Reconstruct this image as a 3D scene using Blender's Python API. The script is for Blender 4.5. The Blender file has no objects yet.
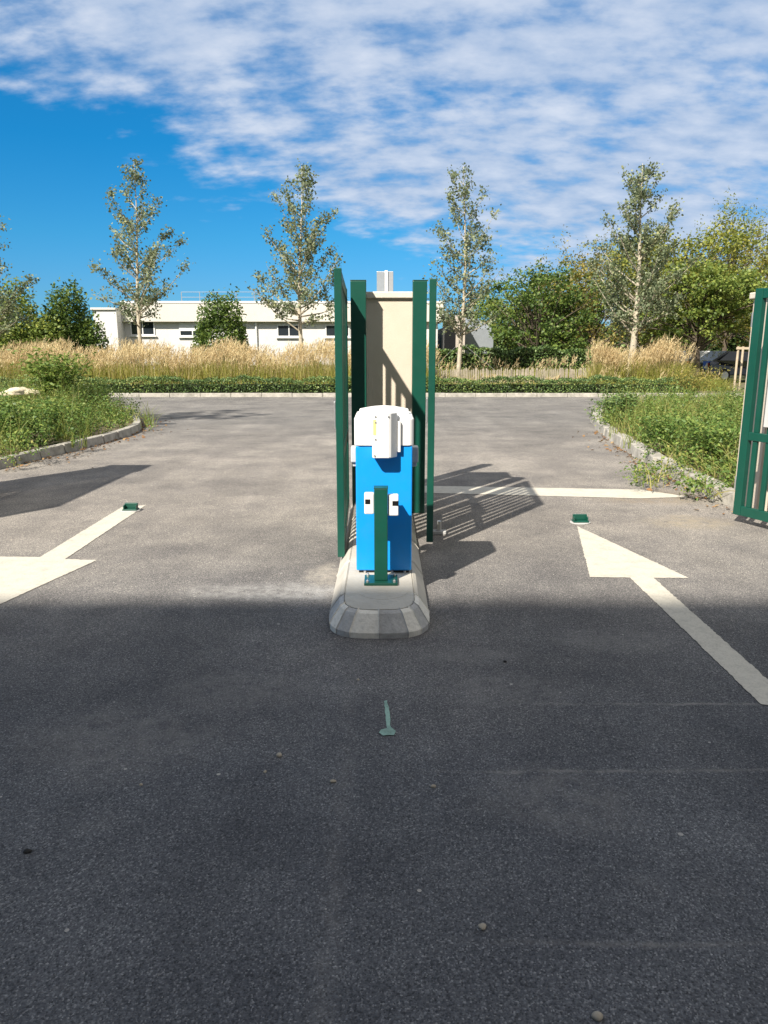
import bpy, bmesh, math, random
import numpy as np
from mathutils import Vector, Matrix

random.seed(7)
RNG = np.random.default_rng(11)
scene = bpy.context.scene
col = scene.collection
R = math.radians

# ------------------------------------------------------------------ camera geometry
EYE, PITCH, F = 1.5, R(12.35), 740.0
def P(px, py, z=0.0):
    """point of height z seen at a place in the photograph (used to survey the site)"""
    a, b = (px - 384) / F, (512 - py) / F
    dy = math.cos(PITCH) + b * math.sin(PITCH)
    dz = -math.sin(PITCH) + b * math.cos(PITCH)
    t = (z - EYE) / dz
    return (a * t, dy * t, z)
def XAT(px, Y, z=0.0):
    zc = Y * math.cos(PITCH) + (EYE - z) * math.sin(PITCH)
    return (px - 384) / F * zc
SUN = Vector((0.62, 0.90, -1.0)).normalized()

# ------------------------------------------------------------------ object helpers
def tag(o, label=None, cat=None, group=None, kind=None):
    if label: o['label'] = label
    if cat: o['category'] = cat
    if group: o['group'] = group
    if kind: o['kind'] = kind
    return o
def empty(name, loc, label=None, cat=None, group=None, rz=0.0):
    o = bpy.data.objects.new(name, None)
    o.empty_display_size = 0.1
    o.location = loc; o.rotation_euler = (0, 0, rz)
    col.objects.link(o)
    return tag(o, label, cat, group)
def link(name, me, mat, parent=None, bevel=0.0, smooth=False):
    o = bpy.data.objects.new(name, me)
    col.objects.link(o)
    if mat is not None:
        for m in (mat if isinstance(mat, (list, tuple)) else [mat]): me.materials.append(m)
    if parent is not None: o.parent = parent
    if smooth:
        me.polygons.foreach_set('use_smooth', np.ones(len(me.polygons), dtype=bool))
    if bevel:
        b = o.modifiers.new('bevel', 'BEVEL'); b.width = bevel; b.segments = 2; b.limit_method = 'ANGLE'
        b.angle_limit = R(40)
    return o
def copy_tree(o, parent=None):
    c = o.copy(); col.objects.link(c)
    if parent is not None: c.parent = parent
    for ch in list(o.children): copy_tree(ch, c)
    return c

class MB:
    """collects boxes, tubes and prisms into ONE mesh"""
    def __init__(s): s.v = []; s.f = []; s.mi = []
    def add(s, vs, fs, mi=0):
        n = len(s.v); s.v += [tuple(v) for v in vs]
        for f in fs: s.f.append(tuple(i + n for i in f)); s.mi.append(mi)
        return s
    def box(s, x0, x1, y0, y1, z0, z1, mi=0):
        return s.add([(x0,y0,z0),(x1,y0,z0),(x1,y1,z0),(x0,y1,z0),(x0,y0,z1),(x1,y0,z1),(x1,y1,z1),(x0,y1,z1)],
                     [(0,3,2,1),(4,5,6,7),(0,1,5,4),(1,2,6,5),(2,3,7,6),(3,0,4,7)], mi)
    def prism(s, pts, z0, z1, mi=0, top_in=None):
        """pts counter-clockwise outline"""
        n = len(pts); tp = top_in or pts
        vs = [(p[0],p[1],z0) for p in pts] + [(p[0],p[1],z1) for p in tp]
        fs = [tuple(range(n-1,-1,-1)), tuple(range(n,2*n))] + [(i,(i+1)%n,n+(i+1)%n,n+i) for i in range(n)]
        return s.add(vs, fs, mi)
    def tube(s, path, rad, n=6, mi=0, cap=True):
        path = [Vector(p) for p in path]
        rad = rad if isinstance(rad, (list, tuple)) else [rad]*len(path)
        vs = []; fs = []; a0 = None
        for i, p in enumerate(path):
            d = (path[min(i+1,len(path)-1)] - path[max(i-1,0)])
            d = d.normalized() if d.length > 1e-9 else Vector((0,0,1))
            if a0 is None: a0 = d.orthogonal().normalized()
            a = (a0 - d*a0.dot(d)); a = a.normalized() if a.length > 1e-6 else d.orthogonal().normalized()
            a0 = a; b = d.cross(a)
            for k in range(n):
                t = 2*math.pi*k/n
                vs.append(p + (a*math.cos(t) + b*math.sin(t))*rad[i])
        for i in range(len(path)-1):
            for k in range(n):
                fs.append((i*n+k, i*n+(k+1)%n, (i+1)*n+(k+1)%n, (i+1)*n+k))
        if cap:
            fs.append(tuple(range(n-1,-1,-1))); fs.append(tuple(range((len(path)-1)*n, len(path)*n)))
        return s.add(vs, fs, mi)
    def sheet(s, pts, mi=0):
        return s.add(pts, [tuple(range(len(pts)))], mi)
    def mesh(s, name, off=(0,0,0)):
        me = bpy.data.meshes.new(name)
        me.from_pydata([(v[0]-off[0], v[1]-off[1], v[2]-off[2]) for v in s.v], [], s.f)
        me.polygons.foreach_set('material_index', s.mi)
        me.update()
        return me
    def build(s, name, mat, parent=None, bevel=0.0, smooth=False, off=None):
        off = off if off is not None else (tuple(parent.location) if parent is not None and not parent.get('_local') else (0,0,0))
        return link(name, s.mesh(name, off), mat, parent, bevel, smooth)

def np_mesh(name, V, Fq):
    """V (N,3), Fq (M,4) quads"""
    me = bpy.data.meshes.new(name)
    me.vertices.add(len(V)); me.vertices.foreach_set('co', np.ascontiguousarray(V, dtype=np.float32).ravel())
    me.loops.add(Fq.size); me.loops.foreach_set('vertex_index', Fq.astype(np.int32).ravel())
    me.polygons.add(len(Fq)); me.polygons.foreach_set('loop_start', np.arange(0, Fq.size, 4, dtype=np.int32))
    me.update(calc_edges=True)
    return me
def unit(a): return a / np.maximum(np.linalg.norm(a, axis=1, keepdims=True), 1e-9)
def leaf_quads(C, size, aspect=0.62, up=0.35, rng=RNG, axis=None):
    """one folded rhombus per leaf"""
    n = len(C)
    size = np.broadcast_to(size, (n,)) * rng.uniform(0.65, 1.3, n)
    nrm = rng.normal(size=(n,3)); nrm[:,2] = np.abs(nrm[:,2]) + up; nrm = unit(nrm)
    t = rng.normal(size=(n,3)) if axis is None else axis + rng.normal(size=(n,3))*0.35
    t = unit(t - nrm*np.sum(t*nrm,axis=1,keepdims=True)); b = np.cross(nrm, t)
    L = size[:,None]*0.5; W = L*aspect; fold = nrm*W*0.35
    V = np.stack([C - t*L, C + b*W - t*L*0.1 + fold, C + t*L, C - b*W - t*L*0.1 + fold], axis=1).reshape(-1,3)
    Fq = np.arange(4*n).reshape(n,4)
    return V, Fq
def blade_quads(base, tip, bend, width, rng=RNG, seg=3):
    """curved grass blades: base, tip (N,3), sideways bend (N,3)"""
    n = len(base); side = unit(np.cross(tip-base, rng.normal(size=(n,3))))
    rows = []
    for i in range(seg+1):
        t = i/seg
        p = base*(1-t) + tip*t + bend*(t*t - t)*-1.0
        w = width*(1-0.85*t)
        rows.append(p - side*np.reshape(w,(-1,1))*0.5); rows.append(p + side*np.reshape(w,(-1,1))*0.5)
    V = np.stack(rows, axis=1)                     # n, 2*(seg+1), 3
    k = 2*(seg+1); idx = np.arange(n)[:,None]*k
    F = [np.concatenate([idx+2*i, idx+2*i+1, idx+2*i+3, idx+2*i+2],axis=1) for i in range(seg)]
    return V.reshape(-1,3), np.stack(F,axis=1).reshape(-1,4)
def merge(parts):
    Vs=[];Fs=[];o=0
    for V,Fq in parts: Vs.append(V); Fs.append(Fq+o); o+=len(V)
    return np.concatenate(Vs), np.concatenate(Fs)

# ------------------------------------------------------------------ materials
def new_mat(name):
    m = bpy.data.materials.new(name); m.use_nodes = True
    nt = m.node_tree; return m, nt, nt.nodes, nt.links, nt.nodes['Principled BSDF']
def ramp(N, stops):
    r = N.new('ShaderNodeValToRGB'); e = r.color_ramp.elements
    while len(e) < len(stops): e.new(0.5)
    for i,(p,c) in enumerate(stops): e[i].position = p; e[i].color = (c[0],c[1],c[2],1)
    return r
def surf(name, c, rough=0.6, var=0.12, scale=6.0, bump=0.0, bscale=60.0, metal=0.0, coat=0.0, spec=0.5, dirt=None, dirt_amt=0.3):
    m, nt, N, L, b = new_mat(name)
    tc = N.new('ShaderNodeTexCoord')
    n = N.new('ShaderNodeTexNoise'); n.inputs['Scale'].default_value = scale; n.inputs['Detail'].default_value = 6; n.inputs['Roughness'].default_value = 0.65
    L.new(tc.outputs['Object'], n.inputs['Vector'])
    lo = tuple(x*(1-var) for x in c); hi = tuple(min(1,x*(1+var)) for x in c)
    r = ramp(N, [(0.3,lo),(0.7,hi)]); L.new(n.outputs['Fac'], r.inputs['Fac'])
    out = r.outputs['Color']
    if dirt:
        n2 = N.new('ShaderNodeTexNoise'); n2.inputs['Scale'].default_value = scale*2.3; n2.inputs['Detail'].default_value = 8; n2.inputs['Roughness'].default_value = 0.75
        L.new(tc.outputs['Object'], n2.inputs['Vector'])
        r2 = ramp(N, [(0.48,(0,0,0)),(0.75,(dirt_amt,)*3)]); L.new(n2.outputs['Fac'], r2.inputs['Fac'])
        mx = N.new('ShaderNodeMix'); mx.data_type='RGBA'
        L.new(r2.outputs['Color'], mx.inputs['Factor']); L.new(out, mx.inputs['A']); mx.inputs['B'].default_value = (*dirt,1)
        out = mx.outputs['Result']
    L.new(out, b.inputs['Base Color'])
    b.inputs['Roughness'].default_value = rough; b.inputs['Metallic'].default_value = metal
    b.inputs['Coat Weight'].default_value = coat; b.inputs['Specular IOR Level'].default_value = spec
    if bump:
        n3 = N.new('ShaderNodeTexNoise'); n3.inputs['Scale'].default_value = bscale; n3.inputs['Detail'].default_value = 5
        L.new(tc.outputs['Object'], n3.inputs['Vector'])
        bp = N.new('ShaderNodeBump'); bp.inputs['Strength'].default_value = bump; bp.inputs['Distance'].default_value = 0.01
        L.new(n3.outputs['Fac'], bp.inputs['Height']); L.new(bp.outputs['Normal'], b.inputs['Normal'])
    return m
def leaf_mat(name, stops, trans=0.3, rough=0.5, spec=0.35):
    """leaf colour varies from leaf to leaf"""
    m, nt, N, L, b = new_mat(name)
    g = N.new('ShaderNodeNewGeometry')
    tc = N.new('ShaderNodeTexCoord'); n = N.new('ShaderNodeTexNoise'); n.inputs['Scale'].default_value = 0.9; n.inputs['Detail'].default_value = 3
    L.new(tc.outputs['Object'], n.inputs['Vector'])
    ad = N.new('ShaderNodeMath'); ad.operation='MULTIPLY_ADD'; ad.inputs[1].default_value = 0.8; 
    L.new(n.outputs['Fac'], ad.inputs[0])
    m2 = N.new('ShaderNodeMath'); m2.operation='MULTIPLY_ADD'; m2.inputs[1].default_value = 0.75; m2.inputs[2].default_value = -0.28
    L.new(g.outputs['Random Per Island'], m2.inputs[0]); L.new(m2.outputs[0], ad.inputs[2])
    r = ramp(N, stops); L.new(ad.outputs[0], r.inputs['Fac'])
    L.new(r.outputs['Color'], b.inputs['Base Color']); b.inputs['Roughness'].default_value = rough
    b.inputs['Specular IOR Level'].default_value = spec
    t = N.new('ShaderNodeBsdfTranslucent'); L.new(r.outputs['Color'], t.inputs['Color'])
    mx = N.new('ShaderNodeMixShader'); mx.inputs[0].default_value = trans
    L.new(b.outputs[0], mx.inputs[1]); L.new(t.outputs[0], mx.inputs[2])
    L.new(mx.outputs[0], N['Material Output'].inputs['Surface'])
    return m

def asphalt_mat():
    m, nt, N, L, b = new_mat('asphalt')
    tc = N.new('ShaderNodeTexCoord'); O = tc.outputs['Object']
    def noise(s, d=5, r=0.6, vec=O):
        n = N.new('ShaderNodeTexNoise'); n.inputs['Scale'].default_value = s; n.inputs['Detail'].default_value = d; n.inputs['Roughness'].default_value = r
        L.new(vec, n.inputs['Vector']); return n.outputs['Fac']
    def mix(f, a, bb, mode='MIX'):
        x = N.new('ShaderNodeMix'); x.data_type='RGBA'; x.blend_type = mode
        for k,v in (('Factor',f),('A',a),('B',bb)):
            if hasattr(v,'is_output') or not isinstance(v,(int,float,tuple)): L.new(v, x.inputs[k])
            else: x.inputs[k].default_value = v if not isinstance(v,tuple) else (*v,1)
        return x.outputs['Result']
    # darker asphalt near, foreground shade put into its colour; dusty grey further on
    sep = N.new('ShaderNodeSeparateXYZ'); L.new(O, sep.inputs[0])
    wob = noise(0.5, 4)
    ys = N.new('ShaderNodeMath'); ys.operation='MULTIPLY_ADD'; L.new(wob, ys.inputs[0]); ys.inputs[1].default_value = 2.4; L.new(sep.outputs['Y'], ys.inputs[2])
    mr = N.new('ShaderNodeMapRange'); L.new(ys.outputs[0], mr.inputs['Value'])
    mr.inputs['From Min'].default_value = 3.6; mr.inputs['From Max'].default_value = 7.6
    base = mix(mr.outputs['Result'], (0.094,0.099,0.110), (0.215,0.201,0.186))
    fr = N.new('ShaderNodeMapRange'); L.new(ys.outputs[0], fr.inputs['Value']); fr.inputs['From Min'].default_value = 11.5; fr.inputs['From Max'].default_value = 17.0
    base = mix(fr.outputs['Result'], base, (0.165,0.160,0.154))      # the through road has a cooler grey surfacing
    # broad patches
    r1 = ramp(N, [(0.32,(0.72,0.72,0.73)),(0.68,(1.22,1.21,1.19))]); L.new(noise(0.55,6,0.65), r1.inputs['Fac'])
    c = mix(1.0, base, r1.outputs['Color'], 'MULTIPLY')
    r1b = ramp(N, [(0.36,(0.80,0.80,0.82)),(0.64,(1.2,1.19,1.17))]); L.new(noise(1.5,7,0.7), r1b.inputs['Fac'])
    c = mix(1.0, c, r1b.outputs['Color'], 'MULTIPLY')
    # long tyre smears along the lane
    mp = N.new('ShaderNodeMapping'); mp.inputs['Scale'].default_value = (3.2,0.16,1); L.new(O, mp.inputs['Vector'])
    r2 = ramp(N, [(0.4,(0.95,0.95,0.95)),(0.62,(1.05,1.05,1.05))]); L.new(noise(1.0,5,0.6,mp.outputs[0]), r2.inputs['Fac'])
    c = mix(1.0, c, r2.outputs['Color'], 'MULTIPLY')
    # aggregate: dark binder pits and pale chips
    v = N.new('ShaderNodeTexVoronoi'); v.inputs['Scale'].default_value = 215; L.new(O, v.inputs['Vector'])
    bw = N.new('ShaderNodeRGBToBW'); L.new(v.outputs['Color'], bw.inputs[0])
    r3 = ramp(N, [(0.10,(0.36,0.36,0.37)),(0.45,(0.90,0.90,0.90)),(0.72,(1.15,1.14,1.12)),(0.95,(2.7,2.6,2.4))]); L.new(bw.outputs[0], r3.inputs['Fac'])
    c = mix(0.9, c, r3.outputs['Color'], 'MULTIPLY')
    r4 = ramp(N, [(0.34,(0.50,0.50,0.52)),(0.5,(1.0,1.0,1.0)),(0.66,(1.5,1.48,1.44))]); L.new(noise(95,5,0.78), r4.inputs['Fac'])
    c = mix(0.8, c, r4.outputs['Color'], 'MULTIPLY')
    # chalky dust patches
    r5 = ramp(N, [(0.60,(0,0,0)),(0.80,(0.45,0.45,0.45))]); L.new(noise(1.7,9,0.72), r5.inputs['Fac'])
    c = mix(r5.outputs['Color'], c, (0.20,0.19,0.18))
    def math_(op,*a):
        n = N.new('ShaderNodeMath'); n.operation = op
        for i,v_ in enumerate(a):
            if isinstance(v_,(int,float)): n.inputs[i].default_value = v_
            else: L.new(v_, n.inputs[i])
        return n.outputs[0]
    wx, wy, wn = noise(2.3,5,0.7), noise(3.1,5,0.7), noise(11,7,0.75)
    wq = math_('MAXIMUM', math_('MULTIPLY_ADD', wn, 5.0, -1.8), 0.0); wq = math_('MINIMUM', wq, 1.3)
    def blob(x,y,rx,ry,amt,colr):
        nonlocal c
        dx = math_('DIVIDE', math_('SUBTRACT', math_('MULTIPLY_ADD', wx, rx*0.9, sep.outputs['X']), x+rx*0.45), rx)
        dy = math_('DIVIDE', math_('SUBTRACT', math_('MULTIPLY_ADD', wy, ry*0.9, sep.outputs['Y']), y+ry*0.45), ry)
        d2 = math_('ADD', math_('MULTIPLY',dx,dx), math_('MULTIPLY',dy,dy))
        q = N.new('ShaderNodeMapRange'); q.interpolation_type='SMOOTHSTEP'; L.new(d2,q.inputs['Value'])
        q.inputs['From Min'].default_value=1.0; q.inputs['From Max'].default_value=0.0; q.inputs['To Max'].default_value=amt
        f = math_('MULTIPLY', q.outputs['Result'], wq)
        c = mix(f, c, colr)
    def seam(axis,pos,lo_,hi_,wid,amt,colr):
        nonlocal c
        o1,o2 = ('Y','X') if axis=='Y' else ('X','Y')
        dd = math_('ABSOLUTE', math_('SUBTRACT', math_('MULTIPLY_ADD', wx, 0.06, sep.outputs[o1]), pos+0.03))
        q = N.new('ShaderNodeMapRange'); L.new(dd,q.inputs['Value']); q.inputs['From Min'].default_value=wid; q.inputs['From Max'].default_value=0.0; q.inputs['To Max'].default_value=amt
        g1 = N.new('ShaderNodeMapRange'); L.new(sep.outputs[o2],g1.inputs['Value']); g1.inputs['From Min'].default_value=lo_; g1.inputs['From Max'].default_value=lo_+0.5
        g2 = N.new('ShaderNodeMapRange'); L.new(sep.outputs[o2],g2.inputs['Value']); g2.inputs['From Min'].default_value=hi_; g2.inputs['From Max'].default_value=hi_-0.5
        f = math_('MULTIPLY', math_('MULTIPLY', q.outputs['Result'], wq), math_('MULTIPLY',g1.outputs['Result'],g2.outputs['Result']))
        c = mix(f, c, colr)
    pale=(0.30,0.28,0.26)
    x_,y_,_z = P(285,592); blob(x_,y_,0.75,0.22,0.45,(0.42,0.41,0.39))
    x_,y_,_z = P(330,575); blob(x_-0.05,y_,0.16,0.35,0.5,(0.40,0.36,0.30))
    x_,y_,_z = P(690,522); blob(x_,y_,0.5,0.35,0.55,(0.32,0.27,0.19))
    x_,y_,_z = P(655,497); blob(x_,y_,0.9,0.5,0.5,(0.28,0.22,0.15))
    for px_,py_,rx_,ry_ in ((120,740,0.5,0.35),(500,690,0.4,0.22),(470,655,0.35,0.15),(610,640,0.4,0.2),(560,800,0.35,0.25),(240,690,0.45,0.25)):
        x_,y_,_z = P(px_,py_); blob(x_,y_,rx_,ry_,0.32,(0.23,0.22,0.21))
    seam('Y',P(650,704)[1],0.55,6,0.016,0.5,pale); seam('Y',P(650,771)[1],0.1,6,0.016,0.4,pale); seam('Y',P(600,944)[1],0.15,1.2,0.014,0.4,pale)
    seam('X',P(345,760)[0],0.8,3.7,0.05,0.16,(0.24,0.225,0.21))
    v2 = N.new('ShaderNodeTexVoronoi'); v2.inputs['Scale'].default_value = 8.5; L.new(O, v2.inputs['Vector'])
    sc_ = N.new('ShaderNodeSeparateColor'); L.new(v2.outputs['Color'], sc_.inputs[0])
    rad = math_('MULTIPLY', math_('MULTIPLY', sc_.outputs[0], sc_.outputs[0]), 0.075)
    c = mix(math_('MULTIPLY', math_('LESS_THAN', v2.outputs['Distance'], rad), 0.8), c, (0.40,0.38,0.35))
    v3 = N.new('ShaderNodeTexVoronoi'); v3.inputs['Scale'].default_value = 2.6; L.new(O, v3.inputs['Vector'])
    sd_ = N.new('ShaderNodeSeparateColor'); L.new(v3.outputs['Color'], sd_.inputs[0])
    q3 = N.new('ShaderNodeMapRange'); q3.interpolation_type='SMOOTHSTEP'; L.new(math_('MULTIPLY_ADD', wn, 0.12, v3.outputs['Distance']), q3.inputs['Value'])
    q3.inputs['From Min'].default_value = 0.16; q3.inputs['From Max'].default_value = 0.07; q3.inputs['To Max'].default_value = 0.55
    c = mix(math_('MULTIPLY', q3.outputs['Result'], math_('GREATER_THAN', sd_.outputs[1], 0.6)), c, (0.045,0.045,0.047))
    L.new(c, b.inputs['Base Color'])
    b.inputs['Roughness'].default_value = 0.88; b.inputs['Specular IOR Level'].default_value = 0.28
    bp = N.new('ShaderNodeBump'); bp.inputs['Strength'].default_value = 0.55; bp.inputs['Distance'].default_value = 0.006
    ad = N.new('ShaderNodeMath'); ad.operation='MULTIPLY_ADD'; ad.inputs[1].default_value = -0.8
    L.new(v.outputs['Distance'], ad.inputs[0]); L.new(noise(48,4,0.7), ad.inputs[2])
    L.new(ad.outputs[0], bp.inputs['Height']); L.new(bp.outputs['Normal'], b.inputs['Normal'])
    return m
def paint_mat(name, c, wear=0.45):
    """road paint worn through to the stone here and there"""
    m, nt, N, L, b = new_mat(name)
    tc = N.new('ShaderNodeTexCoord')
    n = N.new('ShaderNodeTexNoise'); n.inputs['Scale'].default_value = 9; n.inputs['Detail'].default_value = 9; n.inputs['Roughness'].default_value = 0.8
    L.new(tc.outputs['Object'], n.inputs['Vector'])
    n2 = N.new('ShaderNodeTexNoise'); n2.inputs['Scale'].default_value = 130; n2.inputs['Detail'].default_value = 3
    L.new(tc.outputs['Object'], n2.inputs['Vector'])
    r = ramp(N, [(0.47,(0,0,0)),(0.78,(wear*1.5,)*3)]); L.new(n.outputs['Fac'], r.inputs['Fac'])
    mx = N.new('ShaderNodeMix'); mx.data_type='RGBA'; L.new(r.outputs['Color'], mx.inputs['Factor'])
    mx.inputs['A'].default_value = (*c,1); mx.inputs['B'].default_value = (c[0]*0.45,c[1]*0.45,c[2]*0.45,1)
    r2 = ramp(N, [(0.33,(0.82,0.82,0.82)),(0.5,(1,1,1))]); L.new(n2.outputs['Fac'], r2.inputs['Fac'])
    m3 = N.new('ShaderNodeMix'); m3.data_type='RGBA'; m3.blend_type='MULTIPLY'; m3.inputs['Factor'].default_value = 1
    L.new(mx.outputs['Result'], m3.inputs['A']); L.new(r2.outputs['Color'], m3.inputs['B'])
    L.new(m3.outputs['Result'], b.inputs['Base Color']); b.inputs['Roughness'].default_value = 0.75
    bp = N.new('ShaderNodeBump'); bp.inputs['Strength'].default_value = 0.3; bp.inputs['Distance'].default_value = 0.005
    L.new(n2.outputs['Fac'], bp.inputs['Height']); L.new(bp.outputs['Normal'], b.inputs['Normal'])
    return m

M = {}
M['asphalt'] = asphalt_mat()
M['paint'] = paint_mat('white_road_paint', (0.53,0.495,0.42))
M['teal'] = paint_mat('teal_spray', (0.25,0.40,0.34), 0.8)
M['soil'] = surf('soil', (0.13,0.10,0.065), 0.95, 0.35, 3, 0.8, 25, dirt=(0.09,0.11,0.04), dirt_amt=0.8)
M['land'] = surf('grassy_land', (0.10,0.115,0.04), 0.95, 0.35, 0.5, 0.6, 8, dirt=(0.16,0.13,0.07), dirt_amt=0.6)
M['kerb'] = surf('kerb_concrete', (0.35,0.33,0.29), 0.9, 0.3, 4, 0.7, 30, dirt=(0.13,0.12,0.09), dirt_amt=0.85)
M['conc'] = surf('island_concrete', (0.43,0.405,0.355), 0.85, 0.12, 5, 0.35, 60, dirt=(0.28,0.26,0.22), dirt_amt=0.5)
M['conc_w'] = surf('white_painted_concrete', (0.72,0.69,0.62), 0.85, 0.1, 12, 0.4, 70, dirt=(0.30,0.29,0.27), dirt_amt=0.55)
M['conc_g'] = surf('bare_concrete', (0.42,0.415,0.405), 0.9, 0.2, 12, 0.5, 70, dirt=(0.2,0.2,0.2), dirt_amt=0.5)
M['green'] = surf('green_powder_coat', (0.005,0.066,0.045), 0.36, 0.10, 5, 0.05, 300, dirt=(0.03,0.075,0.06), dirt_amt=0.25)
M['blue'] = surf('blue_powder_coat', (0.003,0.285,0.80), 0.42, 0.04, 3, 0.03, 300, dirt=(0.05,0.25,0.58), dirt_amt=0.3)
M['white'] = surf('white_plastic', (0.80,0.80,0.79), 0.4, 0.03, 4, 0, dirt=(0.6,0.58,0.54), dirt_amt=0.2)
M['black'] = surf('black_plastic', (0.012,0.012,0.013), 0.25, 0.1)
M['zinc'] = surf('zinc_steel', (0.55,0.55,0.54), 0.4, 0.15, 20, metal=0.8)
M['grey'] = surf('light_grey_metal', (0.50,0.50,0.49), 0.5, 0.1)
M['yellow'] = surf('yellow_sticker', (0.72,0.66,0.25), 0.5, 0.1, 25)
M['render'] = surf('beige_render', (0.60,0.515,0.42), 0.9, 0.05, 3, 0.25, 120, dirt=(0.55,0.47,0.36), dirt_amt=0.4)
M['coping'] = surf('pale_coping_stone', (0.66,0.60,0.50), 0.85, 0.08, 8, 0.3, 60, dirt=(0.4,0.36,0.3), dirt_amt=0.4)
M['wall'] = surf('white_wall_render', (0.60,0.585,0.565), 0.9, 0.06, 0.7, 0.2, 30, dirt=(0.47,0.45,0.42), dirt_amt=0.45)
M['fascia'] = surf('cream_fascia', (0.58,0.55,0.49), 0.85, 0.06, 0.6, dirt=(0.5,0.46,0.4), dirt_amt=0.5)
M['clad'] = surf('pale_wood_cladding', (0.52,0.45,0.38), 0.8, 0.12, 2.5, dirt=(0.38,0.31,0.25), dirt_amt=0.5)
M['slate'] = surf('grey_roof_metal', (0.23,0.25,0.27), 0.5, 0.1, 2)
M['glass'] = surf('dark_window_glass', (0.02,0.026,0.032), 0.08, 0.2, 1.0, spec=0.8)
M['frame'] = surf('white_window_frame', (0.68,0.68,0.67), 0.5, 0.05)
M['bark_pale'] = surf('pale_mottled_bark', (0.43,0.38,0.29), 0.9, 0.25, 9, 0.6, 30, dirt=(0.22,0.19,0.12), dirt_amt=0.7)
M['bark'] = surf('brown_bark', (0.10,0.078,0.055), 0.95, 0.3, 8, 0.8, 25)
M['twig'] = surf('twiggy_core', (0.020,0.026,0.012), 1.0, 0.4, 12, 0.8, 20)
M['paling'] = surf('weathered_chestnut', (0.31,0.27,0.21), 0.9, 0.3, 5, 0.5, 30)
M['stake'] = surf('bare_timber', (0.45,0.37,0.26), 0.85, 0.15, 6)
M['stone'] = surf('pale_limestone', (0.60,0.52,0.38), 0.9, 0.2, 7, 0.8, 18, dirt=(0.3,0.26,0.18), dirt_amt=0.5)
M['pebble'] = surf('pebble_stone', (0.34,0.30,0.24), 0.9, 0.3, 30)
M['sign_blue'] = surf('blue_sign_face', (0.02,0.10,0.42), 0.4, 0.05)
M['tyre'] = surf('tyre_rubber', (0.02,0.02,0.02), 0.9, 0.2)
M['car_white'] = surf('white_car_paint', (0.62,0.62,0.62), 0.25, 0.03, coat=0.5)
M['car_dark'] = surf('dark_blue_car_paint', (0.018,0.020,0.024), 0.25, 0.05, coat=0.5)
M['red'] = surf('red_lamp_plastic', (0.35,0.01,0.01), 0.3)
M['l_poplar'] = leaf_mat('grey_green_leaves', [(0.0,(0.079,0.112,0.053)),(0.45,(0.180,0.222,0.120)),(0.75,(0.302,0.345,0.202)),(1,(0.432,0.416,0.179))], 0.42, 0.5)
M['l_plane'] = leaf_mat('olive_yellow_leaves', [(0.0,(0.092,0.127,0.028)),(0.5,(0.229,0.263,0.050)),(1,(0.440,0.391,0.072))], 0.4)
M['l_dark'] = leaf_mat('deep_green_leaves', [(0.0,(0.040,0.073,0.020)),(0.5,(0.099,0.165,0.037)),(1,(0.221,0.282,0.051))], 0.4)
M['l_mid'] = leaf_mat('mid_green_leaves', [(0.0,(0.081,0.131,0.032)),(0.5,(0.182,0.254,0.054)),(1,(0.385,0.406,0.090))], 0.4)
M['l_rust'] = leaf_mat('brownish_green_leaves', [(0.0,(0.121,0.130,0.033)),(0.5,(0.253,0.240,0.057)),(1,(0.465,0.346,0.083))], 0.4)
M['l_hedge'] = leaf_mat('hedge_leaves', [(0.0,(0.040,0.073,0.025)),(0.5,(0.101,0.170,0.052)),(0.85,(0.216,0.294,0.082)),(1,(0.452,0.430,0.162))], 0.2)
M['l_weed'] = leaf_mat('weed_leaves', [(0.0,(0.055,0.113,0.022)),(0.5,(0.131,0.218,0.046)),(0.85,(0.262,0.317,0.073)),(1,(0.386,0.343,0.109))], 0.35)
M['l_fern'] = leaf_mat('feathery_yellow_green_leaves', [(0.0,(0.09,0.16,0.03)),(0.5,(0.17,0.25,0.05)),(1,(0.30,0.34,0.08))], 0.4)
M['b_green'] = leaf_mat('grass_blades', [(0.0,(0.151,0.186,0.036)),(0.5,(0.302,0.310,0.067)),(1,(0.500,0.435,0.121))], 0.35)
M['b_weed'] = leaf_mat('weed_grass_blades', [(0.0,(0.108,0.156,0.030)),(0.5,(0.228,0.264,0.060)),(1,(0.432,0.372,0.140))], 0.35)
M['plume'] = leaf_mat('straw_plumes', [(0.0,(0.386,0.283,0.149)),(0.5,(0.624,0.488,0.272)),(1,(0.800,0.708,0.437))], 0.35, 0.8, 0.1)
M['litter'] = leaf_mat('dry_fallen_leaves', [(0.0,(0.14,0.07,0.03)),(0.5,(0.26,0.14,0.06)),(1,(0.36,0.26,0.13))], 0.1, 0.8)

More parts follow.
